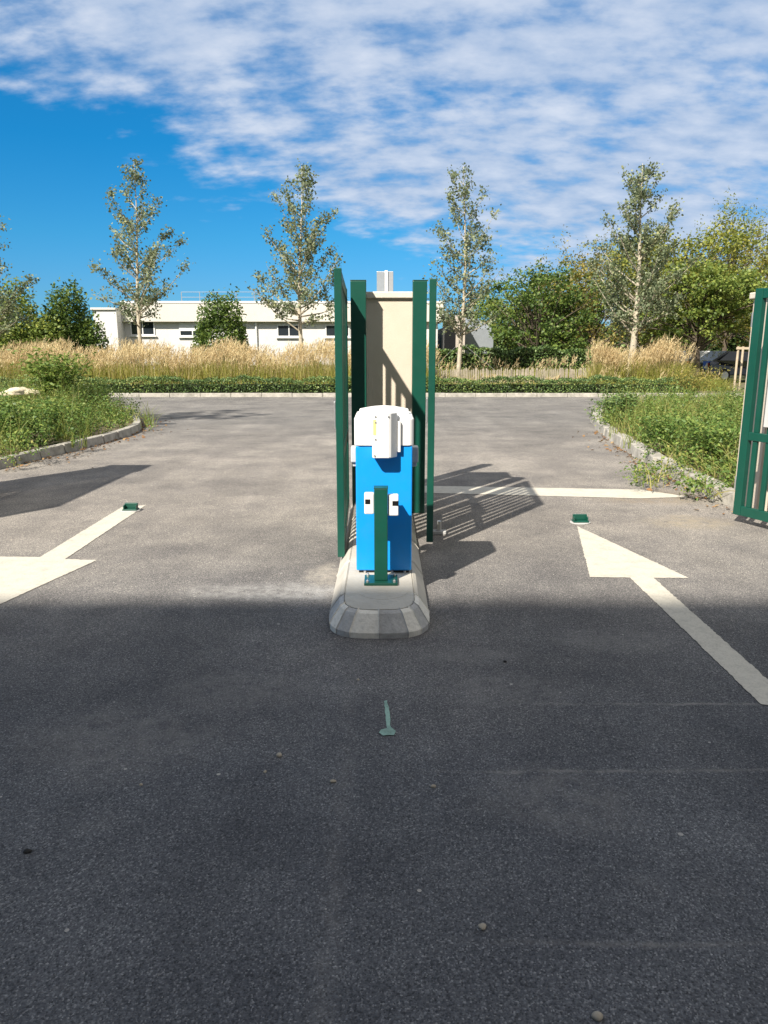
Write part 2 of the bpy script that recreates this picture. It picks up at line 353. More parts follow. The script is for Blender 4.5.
# ------------------------------------------------------------------ ground, road, verges
MB().sheet([(-500,-200,-0.02),(500,-200,-0.02),(500,900,-0.02),(-500,900,-0.02)]).build('ground', M['land'])['kind'] = 'structure'
FAR = P(384,397)[1]                                   # far kerb line
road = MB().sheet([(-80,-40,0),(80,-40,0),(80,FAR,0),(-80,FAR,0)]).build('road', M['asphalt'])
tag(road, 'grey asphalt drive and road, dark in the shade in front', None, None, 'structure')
Zp = 0.004
def mark(name, pix, mat=None, z=Zp, label=None):
    pts0 = [P(x,y,z) for x,y in pix]; pts=[]; jr = random.Random(len(pix)*7+int(pix[0][0]))
    for a,b_ in zip(pts0, pts0[1:]+pts0[:1]):          # slightly ragged edge, as sprayed paint has
        k = max(1,int(math.dist(a,b_)/0.02)); 
        for q in range(k):
            j_ = 0.0022 if q else 0.0
            pts.append((a[0]+(b_[0]-a[0])*q/k+jr.gauss(0,j_), a[1]+(b_[1]-a[1])*q/k+jr.gauss(0,j_), z))
    o = MB().sheet(pts).build(name, mat or M['paint'], road, off=(0,0,0))
    # make sure it faces up
    if o.data.polygons[0].normal.z < 0: o.data.flip_normals()
    if label: o['label'] = label
    return o
mark('painted_arrow', [(577,526),(590,577),(630,577.5),(761,704),(768.5,705),(790,699),(653.6,577.8),(689,578)],
     label='white painted arrow pointing away between the island and the right kerb')
mark('painted_arrow', [(146,505),(122,507),(40,557),(-30,556),(-150,700),(0,604),(97,560),(65,559)],
     label='white painted arrow pointing towards the viewer, at the left edge')
mark('painted_line', [(415,485.5),(640,489.5),(690,496.8),(640,498.3),(415,492.5)],
     label='white painted line across the right lane')
mark('spray_mark', [(384,701),(387,700),(391,727),(396,731),(394,735),(383,735.5),(379,732.5),(381,729.5),(387,728)], M['teal'],
     label='teal sprayed survey mark in front of the island')

def offset_poly(pts, d):
    out=[]; n=len(pts)
    for i in range(n):
        a=Vector(pts[i-1]);b=Vector(pts[i]);c=Vector(pts[(i+1)%n])
        n1=Vector((-(b-a).y,(b-a).x)).normalized(); n2=Vector((-(c-b).y,(c-b).x)).normalized()
        m=(n1+n2); m = m.normalized() if m.length>1e-6 else n1
        out.append(tuple(b+m*d/max(0.5,m.dot(n1))))
    return out
def smooth_line(pts, it=2):
    for _ in range(it):
        q=[pts[0]]
        for a,b in zip(pts[:-1],pts[1:]):
            q.append((a[0]*.75+b[0]*.25,a[1]*.75+b[1]*.25)); q.append((a[0]*.25+b[0]*.75,a[1]*.25+b[1]*.75))
        q.append(pts[-1]); pts=q
    return pts
def resample(pts, step):
    out=[pts[0]]; acc=0
    for a,b in zip(pts[:-1],pts[1:]):
        a=Vector(a);b=Vector(b);L=(b-a).length
        d=step-acc
        while d<=L:
            out.append(tuple(a+(b-a)*(d/L))); d+=step
        acc=(acc+L)%step
    return out
def kerb_run(line, side, name='kerb', w=0.15, h=0.13, step=0.6, jit=0.012):
    """row of kerb stones along a line (joints are part of the mesh); side=+1: stones lie to the left of the line"""
    pts=resample(line, step); mb=MB(); rr=random.Random(3)
    for a,b in zip(pts[:-1],pts[1:]):
        a=Vector(a);b=Vector(b);t=(b-a).normalized();n=Vector((-t.y,t.x))*side
        a2=a+t*0.006+n*rr.uniform(-jit,jit); b2=b-t*0.006+n*rr.uniform(-jit,jit)
        hh=h+rr.uniform(-jit,jit)*0.6
        o=[a2,b2,b2+n*w,a2+n*w]
        tp=[a2+n*0.02,b2+n*0.02,b2+n*w,a2+n*w]
        if side<0: o=o[::-1]; tp=tp[::-1]
        mb.prism([(p.x,p.y) for p in o],-0.02,hh,top_in=[(p.x,p.y) for p in tp])
    k=mb.build(name,M['kerb'],bevel=0.012); k['kind']='structure'; return k

right_line = smooth_line([(4.6,6.95),(3.75,6.85)]+[P(x,y)[:2] for x,y in [(745,512),(728,509),(690,489),(650,467),(612,443),(594,428),(589,419.5),(597,414),(622,410.5),(680,407)]]+[(16,21.5),(30,22)])
left_line = smooth_line([P(x,y)[:2] for x,y in [(-120,487),(-40,477),(0,470),(50,457),(100,445),(130,436),(143,430.5),(142,424),(132,416.5),(112,410),(70,405)]]+[(-16,20.5),(-30,21)])
kerb_run(right_line, -1, jit=0.028, step=0.55, w=0.2, h=0.14); kerb_run(left_line, +1)
kerb_run([(-60,FAR),(40,FAR)], +1, w=0.2, h=0.12, step=1.0)
# verge soil inside each kerb, slightly crowned
def verge(line, closing):
    poly=[*line,*closing]
    bm=bmesh.new(); vs=[bm.verts.new((p[0],p[1],0.09)) for p in poly]
    bm.faces.new(vs); bmesh.ops.recalc_face_normals(bm,faces=bm.faces)
    me=bpy.data.meshes.new('verge'); bm.to_mesh(me); bm.free()
    o=link('verge',me,M['soil'])
    if me.polygons[0].normal.z<0: me.flip_normals()
    o['kind']='structure'; return poly
def inner(line, d):
    out=[]
    for i,p in enumerate(line):
        a=Vector(line[max(0,i-1)]);b=Vector(line[min(len(line)-1,i+1)]);t=(b-a).normalized();n=Vector((-t.y,t.x))
        q=Vector(p)+n*d; out.append((q.x,q.y))
    return out
right_poly = verge(inner(right_line,-0.10), [(30,7.0)])
left_poly = verge(inner(left_line,0.10), [(-30,8.5)])
far_bed = MB().sheet([(-60,FAR+0.1,0.08),(40,FAR+0.1,0.08),(40,33,0.08),(-60,33,0.08)]).build('planting_bed', M['soil']); far_bed['kind']='structure'

# ------------------------------------------------------------------ traffic island
isl = empty('traffic_island', (0,4.2,0), 'pale concrete traffic island with round striped nose under the blue cabinet', 'traffic island')
cx, hw, yn, y1 = -0.027, 0.285, 3.70, 8.15
def island_outline(inset):
    w=hw-inset; pts=[]
    n=24; yc=yn+0.34
    for i in range(n+1):
        t=math.pi+math.pi*i/n
        c_,s_=math.cos(t),math.sin(t)
        ex=0.62
        pts.append((cx+w*math.copysign(abs(c_)**ex,c_), yc+(0.34-inset)*math.copysign(abs(s_)**ex,s_)))
    return pts+[(cx+w,y1-inset),(cx-w,y1-inset)]
outer, top_ = island_outline(0.0), island_outline(0.055)
deck = MB().prism(island_outline(0.088), -0.01, 0.133).build('deck', M['conc'], isl)
ring = MB()   # a slightly proud patch of cement round the bollard foot
pts=[(cx+0.02+0.15*math.cos(t), 4.12+0.17*math.sin(t)) for t in np.linspace(0,2*math.pi,28,endpoint=False)]
ring.prism(pts,0.12,0.1342); ring.build('cement_patch', M['conc'], isl)
# kerb stones round the edge: white and bare in turn on the nose
n=len(outer); nose=25
segs=[(0,3),(3,6),(6,9),(9,12),(12,15),(15,18),(18,21),(21,24)]
def kseg(op, ip, mat, nm='kerb_stone'):
    mb=MB(); k=len(op)
    vs=[(p[0],p[1],-0.01) for p in op]+[(p[0],p[1],0.03) for p in op]+[(o[0]*.3+i_[0]*.7,o[1]*.3+i_[1]*.7,0.118) for o,i_ in zip(op,ip)]+[(p[0],p[1],0.133) for p in ip]+[(p[0],p[1],-0.01) for p in ip]
    fs=[]
    for r in range(4):
        for i in range(k-1): fs.append((r*k+i,r*k+i+1,(r+1)*k+i+1,(r+1)*k+i))
    fs.append(tuple(r*k for r in range(5))[::-1]); fs.append(tuple(r*k+k-1 for r in range(5)))
    mb.add(vs,fs); return mb.build(nm,mat,isl,bevel=0.006)
in2=island_outline(0.085)
for j,(a,b) in enumerate(segs):
    kseg(outer[a:b+1], in2[a:b+1], M['conc_w'] if j%2 else M['conc_g'])
for sx in (24,):
    A=[(outer[24][0],outer[24][1]+(y1-outer[24][1])*k/6) for k in range(7)]; B=[(in2[24][0],in2[24][1]+(y1-in2[24][1])*k/6) for k in range(7)]
    for k in range(6): kseg(A[k:k+2],B[k:k+2],M['conc'])
    A=[(outer[0][0],outer[0][1]+(y1-outer[0][1])*k/6) for k in range(7)]; B=[(in2[0][0],in2[0][1]+(y1-in2[0][1])*k/6) for k in range(7)]
    for k in range(6): kseg(A[k:k+2][::-1],B[k:k+2][::-1],M['conc'])

# ------------------------------------------------------------------ barrier cabinet
CF, CB, CW = 4.45, 4.76, 0.172
cab = empty('barrier_cabinet', (0,CF+0.15,0.133), 'blue steel barrier cabinet with white hood standing on the island', 'barrier cabinet')
b=MB(); b.box(-CW,CW,CF,CB,0.150,0.935); b.build('body', M['blue'], cab, bevel=0.008)
b=MB(); b.box(-CW+0.015,CW-0.015,CF+0.015,CB-0.015,0.1335,0.149); b.build('plinth', M['black'], cab)
# hood: rounded shell, plus raised back rim and domed top
def rr_outline(x0,x1,y0,y1,r,n=5):
    out=[]
    for cx_,cy_,a0 in ((x1-r,y0+r,-90),(x1-r,y1-r,0),(x0+r,y1-r,90),(x0+r,y0+r,180)):
        for i in range(n+1):
            t=R(a0+90*i/n); out.append((cx_+r*math.cos(t),cy_+r*math.sin(t)))
    return out
hood=MB(); o0=rr_outline(-CW-0.008,CW+0.008,CF-0.010,CB+0.008,0.035); k=len(o0)
lev=[(o0,0.937),(o0,1.095),(rr_outline(-CW+0.002,CW-0.002,CF+0.002,CB-0.004,0.035),1.118),(rr_outline(-CW+0.03,CW-0.03,CF+0.03,CB-0.03,0.03),1.126)]
vs=[(p[0],p[1],z) for o_,z in lev for p in o_]
fs=[(r*k+i,r*k+(i+1)%k,(r+1)*k+(i+1)%k,(r+1)*k+i) for r in range(3) for i in range(k)]
fs+=[tuple(range(k-1,-1,-1)),tuple(range(3*k,4*k))]
hood.add(vs,fs); hd=hood.build('hood', M['white'], cab, bevel=0.003)
cap=MB()
arc=[(-0.148+0.296*i/14, 1.150+0.019*math.sin(math.pi*i/14)) for i in range(15)]
y0_,y1_=CF+0.045,CF+0.115
prof=[(-0.150,1.120)]+arc+[(0.150,1.120)]
vs=[(x,y0_,z) for x,z in prof]+[(x,y1_,z) for x,z in prof]; kk=len(prof)
cap.add(vs,[tuple(range(kk)),tuple(range(2*kk-1,kk-1,-1))]+[(i,kk+i,kk+(i+1)%kk,(i+1)%kk) for i in range(kk)])
cap.build('hood_rim', M['white'], cab, bevel=0.003)
# boom mounting cover on the front, its right side chamfered
cov=MB(); zz0,zz1=0.872,1.140
ol=[(-0.070,CF-0.010),(-0.070,CF-0.085),(-0.058,CF-0.095),(0.030,CF-0.095),(0.042,CF-0.088),(0.078,CF-0.035),(0.078,CF-0.010)]
cov.prism(ol, zz0, zz1); cv=cov.build('boom_cover', M['white'], cab, bevel=0.006)
slot=MB(); slot.box(0.082,0.100,CF-0.032,CF-0.0102,0.90,1.085); slot.build('side_flange', M['white'], cab, bevel=0.004)
for (sx,sz) in ((-0.055,0.888),(-0.050,0.985),(-0.050,1.085),(-0.05,1.118),(0.026,1.118)):
    s_=MB(); s_.tube([(sx,CF-0.0945,sz),(sx,CF-0.099,sz)],0.0055,8); s_.build('screw', M['zinc'], cab)
st=MB(); st.box(-0.064,-0.046,CF-0.0965,CF-0.0952,1.01,1.10); st.build('warning_sticker', M['yellow'], cab)
arm=MB(); arm.box(-0.205,0.215,CB+0.03,CB+0.10,0.755,0.83); arm.box(-0.08,0.08,CB+0.0,CB+0.03,0.76,0.82); arm.build('boom_bracket', M['grey'], cab, bevel=0.006)
for sx in (-0.188,0.196):
    s_=MB(); s_.box(sx-0.028,sx+0.028,CB+0.012,CB+0.118,0.785,0.885); s_.build('bracket_clamp', M['grey'], cab, bevel=0.006)
for sx in (-0.12,-0.05,0.05,0.13):
    s_=MB(); s_.tube([(sx,CF+0.005,0.1335),(sx,CF+0.005,0.148)],0.008,6); s_.build('anchor_bolt', M['zinc'], cab)

# ------------------------------------------------------------------ green bollard with photocells
bol = empty('bollard', (-0.015,4.275,0.134), 'short green square bollard with white photocells in front of the blue cabinet', 'bollard')
bx,by=-0.018,4.275
b=MB(); b.box(bx-0.04,bx+0.04,by-0.04,by+0.04,0.152,0.71); b.build('post', M['green'], bol, bevel=0.005)
b=MB(); b.box(bx-0.043,bx+0.043,by-0.043,by+0.043,0.7105,0.716); b.build('post_cap', M['green'], bol, bevel=0.002)
b=MB(); b.box(bx-0.1,bx+0.1,by-0.085,by+0.085,0.1345,0.1515); b.build('base_plate', M['green'], bol, bevel=0.003)
for sx in (-0.08,0.08):
    for sy in (-0.065,0.065):
        s_=MB(); s_.tube([(bx+sx,by+sy,0.1515),(bx+sx,by+sy,0.161)],0.010,6); s_.tube([(bx+sx,by+sy,0.161),(bx+sx,by+sy,0.170)],0.005,6); s_.build('anchor_bolt', M['zinc'], bol)
for s in (-1,1):
    x0,x1=(bx+0.041,bx+0.103) if s>0 else (bx-0.098,bx-0.041)
    z0=0.545 if s>0 else 0.555
    pc=MB(); pc.box(x0,x1,by-0.022,by+0.030,z0,z0+0.125); o=pc.build('photocell', M['white'], bol, bevel=0.007)
    ln=MB(); 
    (ln.box(x1-0.036,x1+0.001,by-0.024,by+0.02,z0+0.062,z0+0.090) if s>0 else ln.box(x0-0.001+0.006,x0+0.035,by-0.024,by+0.02,z0+0.062,z0+0.090))
    l=ln.build('lens', M['black'], o, off=tuple(bol.location))

# ------------------------------------------------------------------ gate pillars, posts, leaves
def pillar(x0,x1,y0,y1,h,label):
    t=empty('gate_pillar',((x0+x1)/2,(y0+y1)/2,0),label,'gate pillar','rendered gate pillars')
    MB().box(x0,x1,y0,y1,0.0,h-0.07).build('shaft',M['render'],t,bevel=0.006)
    c=MB(); o=0.03; c.box(x0-o,x1+o,y0-o,y1+o,h-0.069,h-0.012)
    c.build('coping',M['coping'],t,bevel=0.008); return t
pillar(-0.205,0.275,7.02,7.35,2.03,'beige rendered pillar with pale coping in the middle behind the blue cabinet')
pillar(3.425,3.90,6.66,7.12,2.03,'beige rendered pillar almost hidden behind the green gate at the right edge')
pillar(-4.86,-4.36,7.47,7.95,2.03,'beige rendered pillar of the left lane, outside the picture')
def gpost(x,y,w,h,label,d=None):
    t=empty('gate_post',(x,y,0),label,'gate post','green steel gate posts'); d=d or w
    MB().box(x-w/2,x+w/2,y-d/2,y+d/2,0.0,h-0.003).build('post',M['green'],t,bevel=0.006)
    MB().box(x-w/2-0.002,x+w/2+0.002,y-d/2-0.002,y+d/2+0.002,h-0.002,h+0.004).build('post_cap',M['green'],t,bevel=0.002)
    return t
gpost(-0.228,6.865,0.138,2.10,'thick green square post at the left edge of the middle pillar',0.13)
gpost(0.318,6.865,0.125,2.10,'thick green square post at the right edge of the middle pillar',0.13)
gpost(0.14,8.02,0.13,2.0,'unseen green square post added behind the middle pillar for its shadow')  # unseen post, added to cast the narrow shadow wedge on the right lane
def gate_leaf(loc, direction, length, label, h0=0.075, h1=2.0, stile=0.078, plate=False, mid=0.74, bw=0.024):
    d=Vector(direction).normalized(); t=empty('gate_leaf',loc,label,'gate','green slatted gate leaves',math.atan2(d.y,d.x)); t['_local']=1
    T=0.05
    def bx(nm,x0,x1,z0,z1,th=T,bv=0.004):
        return MB().box(x0,x1,-th/2,th/2,z0,z1).build(nm,M['green'],t,bevel=bv)
    bx('stile',0,stile,h0,h1); bx('stile',length-stile,length,h0,h1)
    bx('rail',stile+0.0005,length-stile-0.0005,h1-0.082,h1-0.002,T-0.006)
    bx('rail',stile+0.0005,length-stile-0.0005,mid,mid+0.07,T-0.006)
    bx('rail',stile+0.0005,length-stile-0.0005,h0+0.002,h0+0.085,T-0.006)
    sp=0.125; n=int((length-2*stile)/sp); sp=(length-2*stile)/n
    for i in range(n):
        xm=stile+sp*(i+0.5)
        bx('bar',xm-bw,xm+bw,mid+0.0705,h1-0.0825,0.026,0.003)
        bx('bar',xm-bw*0.92,xm+bw*0.92,h0+0.0855,mid-0.0005,0.026,0.003)
    for z in (0.35,1.75):
        MB().tube([(-0.018,0,z-0.06),(-0.018,0,z+0.06)],0.014,8).build('hinge',M['zinc'],t)
    MB().box(length-stile+0.005,length-0.004,-T/2-0.012,-T/2-0.001,0.98,1.16).build('lock_plate',M['zinc'],t,bevel=0.003)
    if plate:
        MB().box(0.235,0.56,-T/2-0.010,-T/2-0.0035,0.87,1.22).build('sign_plate',M['grey'],t,bevel=0.002)
        MB().box(0.235,0.56,T/2+0.0035,T/2+0.010,0.87,1.22).build('sign_plate',M['white'],t,bevel=0.002)
    del t['_local']
    return t
gate_leaf((-0.347,6.74,0),(0.027,-1,0),1.72,'tall green slatted gate leaf folded back along the left side of the island',h1=2.02)
gate_leaf((0.432,6.74,0),(-0.066,-1,0),1.31,'shorter green slatted gate leaf folded back along the right side of the island',h1=1.99,bw=0.029)
gate_leaf((3.125,6.44,0),(0.36,-0.93,0),1.75,'green slatted gate leaf open beside the weedy kerb at the right edge',plate=True)
gate_leaf((-4.40,7.45,0),(-0.02,-1,0),2.15,'green slatted gate leaf of the left lane whose shadow falls on the asphalt',bw=0.045)
# small steel hardware at the feet of the folded leaves
for (x,y,l) in ((0.46,6.0,'grey steel drop bolt keeper on the asphalt beside the right folded leaf'),):
    t=empty('bolt_keeper',(x,y,0),l,'gate hardware')
    MB().box(x-0.06,x+0.06,y-0.04,y+0.04,0.0005,0.03).build('base',M['conc_g'],t,bevel=0.006)
    MB().tube([(x,y,0.03),(x,y,0.11)],0.018,10).build('sleeve',M['zinc'],t)
# gate stops set in the lanes
def gate_stop(px,py,label,rz):
    x,y,_=P(px,py); t=empty('gate_stop',(x,y,0),label,'gate stop','green gate stops in the lanes')
    MB().prism([(x+0.092*math.cos(a),y+0.075*math.sin(a)) for a in np.linspace(0,2*math.pi,14,endpoint=False)],0.0,0.012).build('concrete_pad',M['conc_g'],t,bevel=0.004)
    MB().box(x-0.068,x+0.068,y-0.045,y+0.045,0.0125,0.024).build('base_plate',M['green'],t,bevel=0.002)
    MB().box(x-0.062,x+0.062,y+0.012,y+0.034,0.0245,0.075).build('stop_plate',M['green'],t,bevel=0.004)
    MB().box(x-0.062,x-0.052,y-0.035,y+0.0115,0.0245,0.06).build('cheek',M['green'],t,bevel=0.002)
    MB().box(x+0.052,x+0.062,y-0.035,y+0.0115,0.0245,0.06).build('cheek',M['green'],t,bevel=0.002)
gate_stop(131,511,'green steel gate stop on the tail of the left painted arrow',0)
gate_stop(580,523,'green steel gate stop at the tip of the right painted arrow',0)

# ------------------------------------------------------------------ vegetation builders
def crown_tree(name, loc, h, cr, mat, bark, label, group, cat='tree', n_clump=150, per=55, leaf=0.16, trunk_r=0.16, base=0.28, seed=1, squash=1.0, airy=0.0, up_shoots=0):
    rng=np.random.default_rng(seed); rr=random.Random(seed)
    t=empty(name,loc,label,cat,group)
    cz=h*(base+(1-base)/2); rz=h*(1-base)/2
    # lobes give the crown an uneven outline
    lobes=[]
    for i in range(9):
        a=rr.uniform(0,2*math.pi); q=rr.uniform(0.25,0.62)
        lobes.append((np.array([math.cos(a)*q*cr,math.sin(a)*q*cr*squash,cz+rr.uniform(-0.55,0.62)*rz]), rr.uniform(0.36,0.58)))
    lobes.append((np.array([0,0,cz+rz*0.45]),0.55)); lobes.append((np.array([0,0,cz-rz*0.1]),0.62))
    C=[]
    while len(C)<n_clump:
        c,s=lobes[rr.randrange(len(lobes))]
        d=rng.normal(size=3); d/=np.linalg.norm(d); r=rng.uniform(0.55,1.0)**0.6
        p=c+d*r*s*np.array([cr,cr*squash,rz])
        if p[2]>h*base*0.75: C.append(p)
    C=np.array(C)
    rad=np.repeat(rng.uniform(0.09,0.2,n_clump)*cr,per)
    d=unit(rng.normal(size=(n_clump*per,3)))*(rng.uniform(0,1,(n_clump*per,1))**0.55)
    pts=np.repeat(C,per,axis=0)+d*rad[:,None]*np.array([1.15,1.15,0.75])
    parts=[leaf_quads(pts,leaf,0.7,0.4,rng)]
    if up_shoots:
        base_c=C[np.argsort(-C[:,2])[:max(6,n_clump//3)]]
        for i in range(up_shoots):
            b0=base_c[rng.integers(len(base_c))]; ln=rng.uniform(0.6,1.7); m=rng.integers(12,26)
            dirv=np.array([rng.normal()*0.25,rng.normal()*0.25,1.0])
            tt=rng.uniform(0,1,(m,1)); parts.append(leaf_quads(b0+dirv*ln*tt+rng.normal(size=(m,3))*0.09,leaf*0.8,0.5,0.2,rng))
    V,Fq=merge(parts)
    link('crown',np_mesh('crown',V,Fq),mat,t)
    mb=MB()
    top=Vector((rr.uniform(-.2,.2),rr.uniform(-.2,.2),h*0.82))
    tp=[Vector((0,0,-0.05)),Vector((rr.uniform(-.05,.05),0,h*0.12)),Vector((rr.uniform(-.12,.12),rr.uniform(-.1,.1),h*base)),Vector((rr.uniform(-.2,.2),rr.uniform(-.2,.2),h*0.55)),top]
    mb.tube(tp,[trunk_r*1.25,trunk_r,trunk_r*0.85,trunk_r*0.5,0.02],8)
    for i in range(0,n_clump,2):
        c=Vector(C[i]); f=rr.uniform(0.15,0.75); z=h*base*0.8+(c.z-h*base*0.8)*f*0.8
        s=Vector((0,0,max(h*base*0.7,min(z,h*0.75))))
        mid=(s+c)/2+Vector((0,0,rr.uniform(-0.1,0.25)))
        r0=trunk_r*rr.uniform(0.18,0.38); mb.tube([s,mid,c],[r0,r0*0.6,0.008],4,cap=False)
    mb.build('trunk',bark,t,off=(0,0,0),smooth=True)
    return t

def row_tree(loc, h, width, label, seed, trunk_r=0.10, first=2.1, n_limb=30, dens=1.0, lean=0.0, low=0.8):
    """slender young tree: straight pale stem, ascending limbs, open leafage"""
    rng=np.random.default_rng(seed); rr=random.Random(seed)
    t=empty('young_tree',loc,label,'tree','young trees in a row behind the hedge')
    mb=MB(); tips=[]
    def trunk_at(z):
        f=z/h; return Vector((lean*f+0.10*math.sin(f*5+seed),0.08*math.cos(f*4+seed),z))
    zs=[-0.05,0.25]+[h*i/12 for i in range(1,13)]
    mb.tube([trunk_at(max(z,-0.05)) for z in zs],[trunk_r*1.3,trunk_r*1.08]+[max(0.008,trunk_r*(1-0.97*i/12)) for i in range(1,13)],8)
    ga=rr.uniform(0,6)
    for i in range(n_limb):
        f=(i/(n_limb-1))
        ze=first+0.25+(h-first-0.35)*f                       # height of the limb's tip
        env=width*0.5*((low+(1-low)*f/0.28) if f<0.28 else (0.18+0.82*max(0.0,1-((f-0.28)/0.72))**0.7))
        r_=env*rr.choice((0.35,0.6,0.8,0.95,1.05,1.15))*rr.uniform(0.85,1.1)
        ga+=2.4+rr.uniform(-0.5,0.5); el=R(rr.uniform(36,56)) if f>0.15 else R(rr.uniform(8,34))
        z=max(first*0.85,ze-r_*math.tan(el)); s=trunk_at(z); tx=trunk_at(ze)
        d0=Vector((math.cos(ga),math.sin(ga),0)); p2=Vector((tx.x,tx.y,ze))+d0*r_
        d=(p2-s).normalized(); L=(p2-s).length
        p1=(s+p2)/2+Vector((0,0,-0.05*L))+d0*0.03
        r0=max(0.008,trunk_r*(0.36-0.24*f)); mb.tube([s,p1,p2],[r0,r0*0.6,0.005],5,cap=False)
        nt=max(2,int(L*4.2))
        for j in range(nt):
            u=rr.uniform(0.22,1.0); b_=(s*(1-u)+p2*u) if u>0.5 else s*(1-2*u*0.98)+p1*(2*u*0.98)
            d2=(d*0.6+Vector((rr.gauss(0,.55),rr.gauss(0,.55),rr.gauss(0.2,.45)))).normalized(); l2=rr.uniform(0.18,0.50)*(1.15-0.5*f)
            e=b_+d2*l2; mb.tube([b_,e],[0.008,0.003],3,cap=False); tips.append((b_,e))
        tips.append((p1,p2))
    P_=[];
    for a,b_ in tips:
        m=int(rr.randint(11,22)*dens)
        u=rng.uniform(0.1,1.1,(m,1)); q=np.array(a)*(1-u)+np.array(b_)*u+rng.normal(size=(m,3))*0.10
        P_.append(q)
    V,Fq=leaf_quads(np.concatenate(P_),0.10,0.85,0.15,rng)
    link('crown',np_mesh('crown',V,Fq),M['l_poplar'],t)
    mb.build('trunk',M['bark_pale'],t,off=(0,0,0),smooth=True)
    # guy wires from trunk to pegs in the bed
    g=MB()
    for a in (R(-25),R(100),R(215)):
        g.tube([trunk_at(1.75),(math.cos(a)*2.2,math.sin(a)*1.2,0.12)],0.005,4)
    g.build('guy_wire',M['zinc'],t,off=(0,0,0))
    return t

TY=29.6
row_tree((-15.6,TY,0.06),8.1,4.4,'young grey-green tree cut by the left edge of the picture',21,dens=1.32,n_limb=46,low=0.9)
row_tree((XAT(146,TY),TY,0.06),8.35,3.7,'young pale-stemmed tree in front of the left end of the white building',22,dens=1.14,n_limb=46,low=0.8,first=2.5)
row_tree((XAT(304,TY),TY,0.06),8.2,3.8,'young pale-stemmed tree just left of the tall green gate leaf',28,dens=1.32,n_limb=48,low=0.75,first=2.5)
row_tree((XAT(460,TY),TY,0.06),8.1,3.5,'young pale-stemmed tree just right of the middle pillar behind the paling fence',24,dens=1.14,n_limb=44,low=0.6)
row_tree((XAT(629,TY),TY,0.06),8.2,4.4,'thicker pale-stemmed young tree rising from the tuft of plumes on the right',25,trunk_r=0.16,dens=1.62,n_limb=54,first=2.3,low=0.5)

def bush(name, loc, rx, ry, h, mat, label, group, n=2500, leaf=0.13, seed=1, cat='shrub', cone=0.0):
    rng=np.random.default_rng(seed); t=empty(name,loc,label,cat,group)
    d=unit(rng.normal(size=(n,3))); d[:,2]=np.abs(d[:,2])*1.0
    low=rng.random(n)<0.35; d[low,2]*=rng.uniform(0,0.5,low.sum())
    k=9; lob=unit(rng.normal(size=(k,3))); lob[:,2]=np.abs(lob[:,2]); wl=rng.uniform(4,9,k)
    bumpy=1+0.42*np.max(np.exp((d@lob.T-1)*wl),axis=1)-0.26
    r=bumpy*rng.uniform(0.35,1.0,n)**0.35*(1+0.05*rng.normal(size=n))
    z=d[:,2]*r; tz=(1-cone*np.clip(z,0,1))
    C=np.stack([d[:,0]*r*rx*tz,d[:,1]*r*ry*tz,0.08+z*h*0.95],axis=1)
    V,Fq=leaf_quads(C,leaf,0.62,0.35,rng)
    link('foliage',np_mesh('foliage',V,Fq),mat,t)
    mb=MB(); rr=random.Random(seed)
    for i in range(14):
        p=Vector(C[rr.randrange(n)])*0.85; mb.tube([(rr.uniform(-.1,.1)*rx,rr.uniform(-.1,.1)*ry,-0.02),(p.x*0.4,p.y*0.4,p.z*0.55),p],[0.03,0.02,0.006],4,cap=False)
    mb.build('stem',M['bark'],t,off=(0,0,0)); return t

def hedge(x0,x1,y0,y1,h,label,seed,dens=900,leaf=0.06,mat='l_hedge',wob=0.05):
    rng=np.random.default_rng(seed); t=empty('hedge',((x0+x1)/2,(y0+y1)/2,0.05),label,'hedge')
    L=x1-x0;D=y1-y0; n=int(dens*(L*h*1.0+L*D*0.9+D*h*2))
    ax=rng.choice(3,size=n,p=[0.5,0.42,0.08]); u=rng.random((n,3)); C=np.empty((n,3))
    C[:,0]=x0+u[:,0]*L; C[:,1]=y0+u[:,1]*D; C[:,2]=0.1+u[:,2]*(h-0.1)
    dep=np.abs(rng.normal(size=n))*0.06
    f=ax==0; C[f,1]=y0+dep[f]
    f=ax==1; C[f,2]=h-dep[f]
    f=ax==2; C[f,0]=np.where(u[f,0]<.5,x0+dep[f],x1-dep[f])
    w=wob*(np.sin(C[:,0]*2.1+seed)+np.sin(C[:,0]*5.3+1)*0.6+np.sin(C[:,0]*11.7)*0.35)
    C[:,2]+=w*(C[:,2]/h); C[:,1]+=w*0.6*(ax==0)
    C+=rng.normal(size=C.shape)*0.022
    V,Fq=leaf_quads(C,leaf,0.65,0.3,rng)
    off=np.array(t.location)
    link('foliage',np_mesh('foliage',V-off,Fq),M[mat],t)
    MB().box(x0+0.08,x1-0.08,y0+0.2,y1-0.2,0.05,h-0.2).build('twigs',M['twig'],t)
    return t
hedge(-34,XAT(692,FAR+.5),FAR+0.28,FAR+1.0,0.58,'long low clipped green hedge along the far kerb of the road',5,1000,0.062)
hedge(XAT(430,33),XAT(592,33),33.0,34.2,1.55,'taller dark hedge behind the paling fence and the pale-stemmed tree',6,420,0.11,wob=0.09)

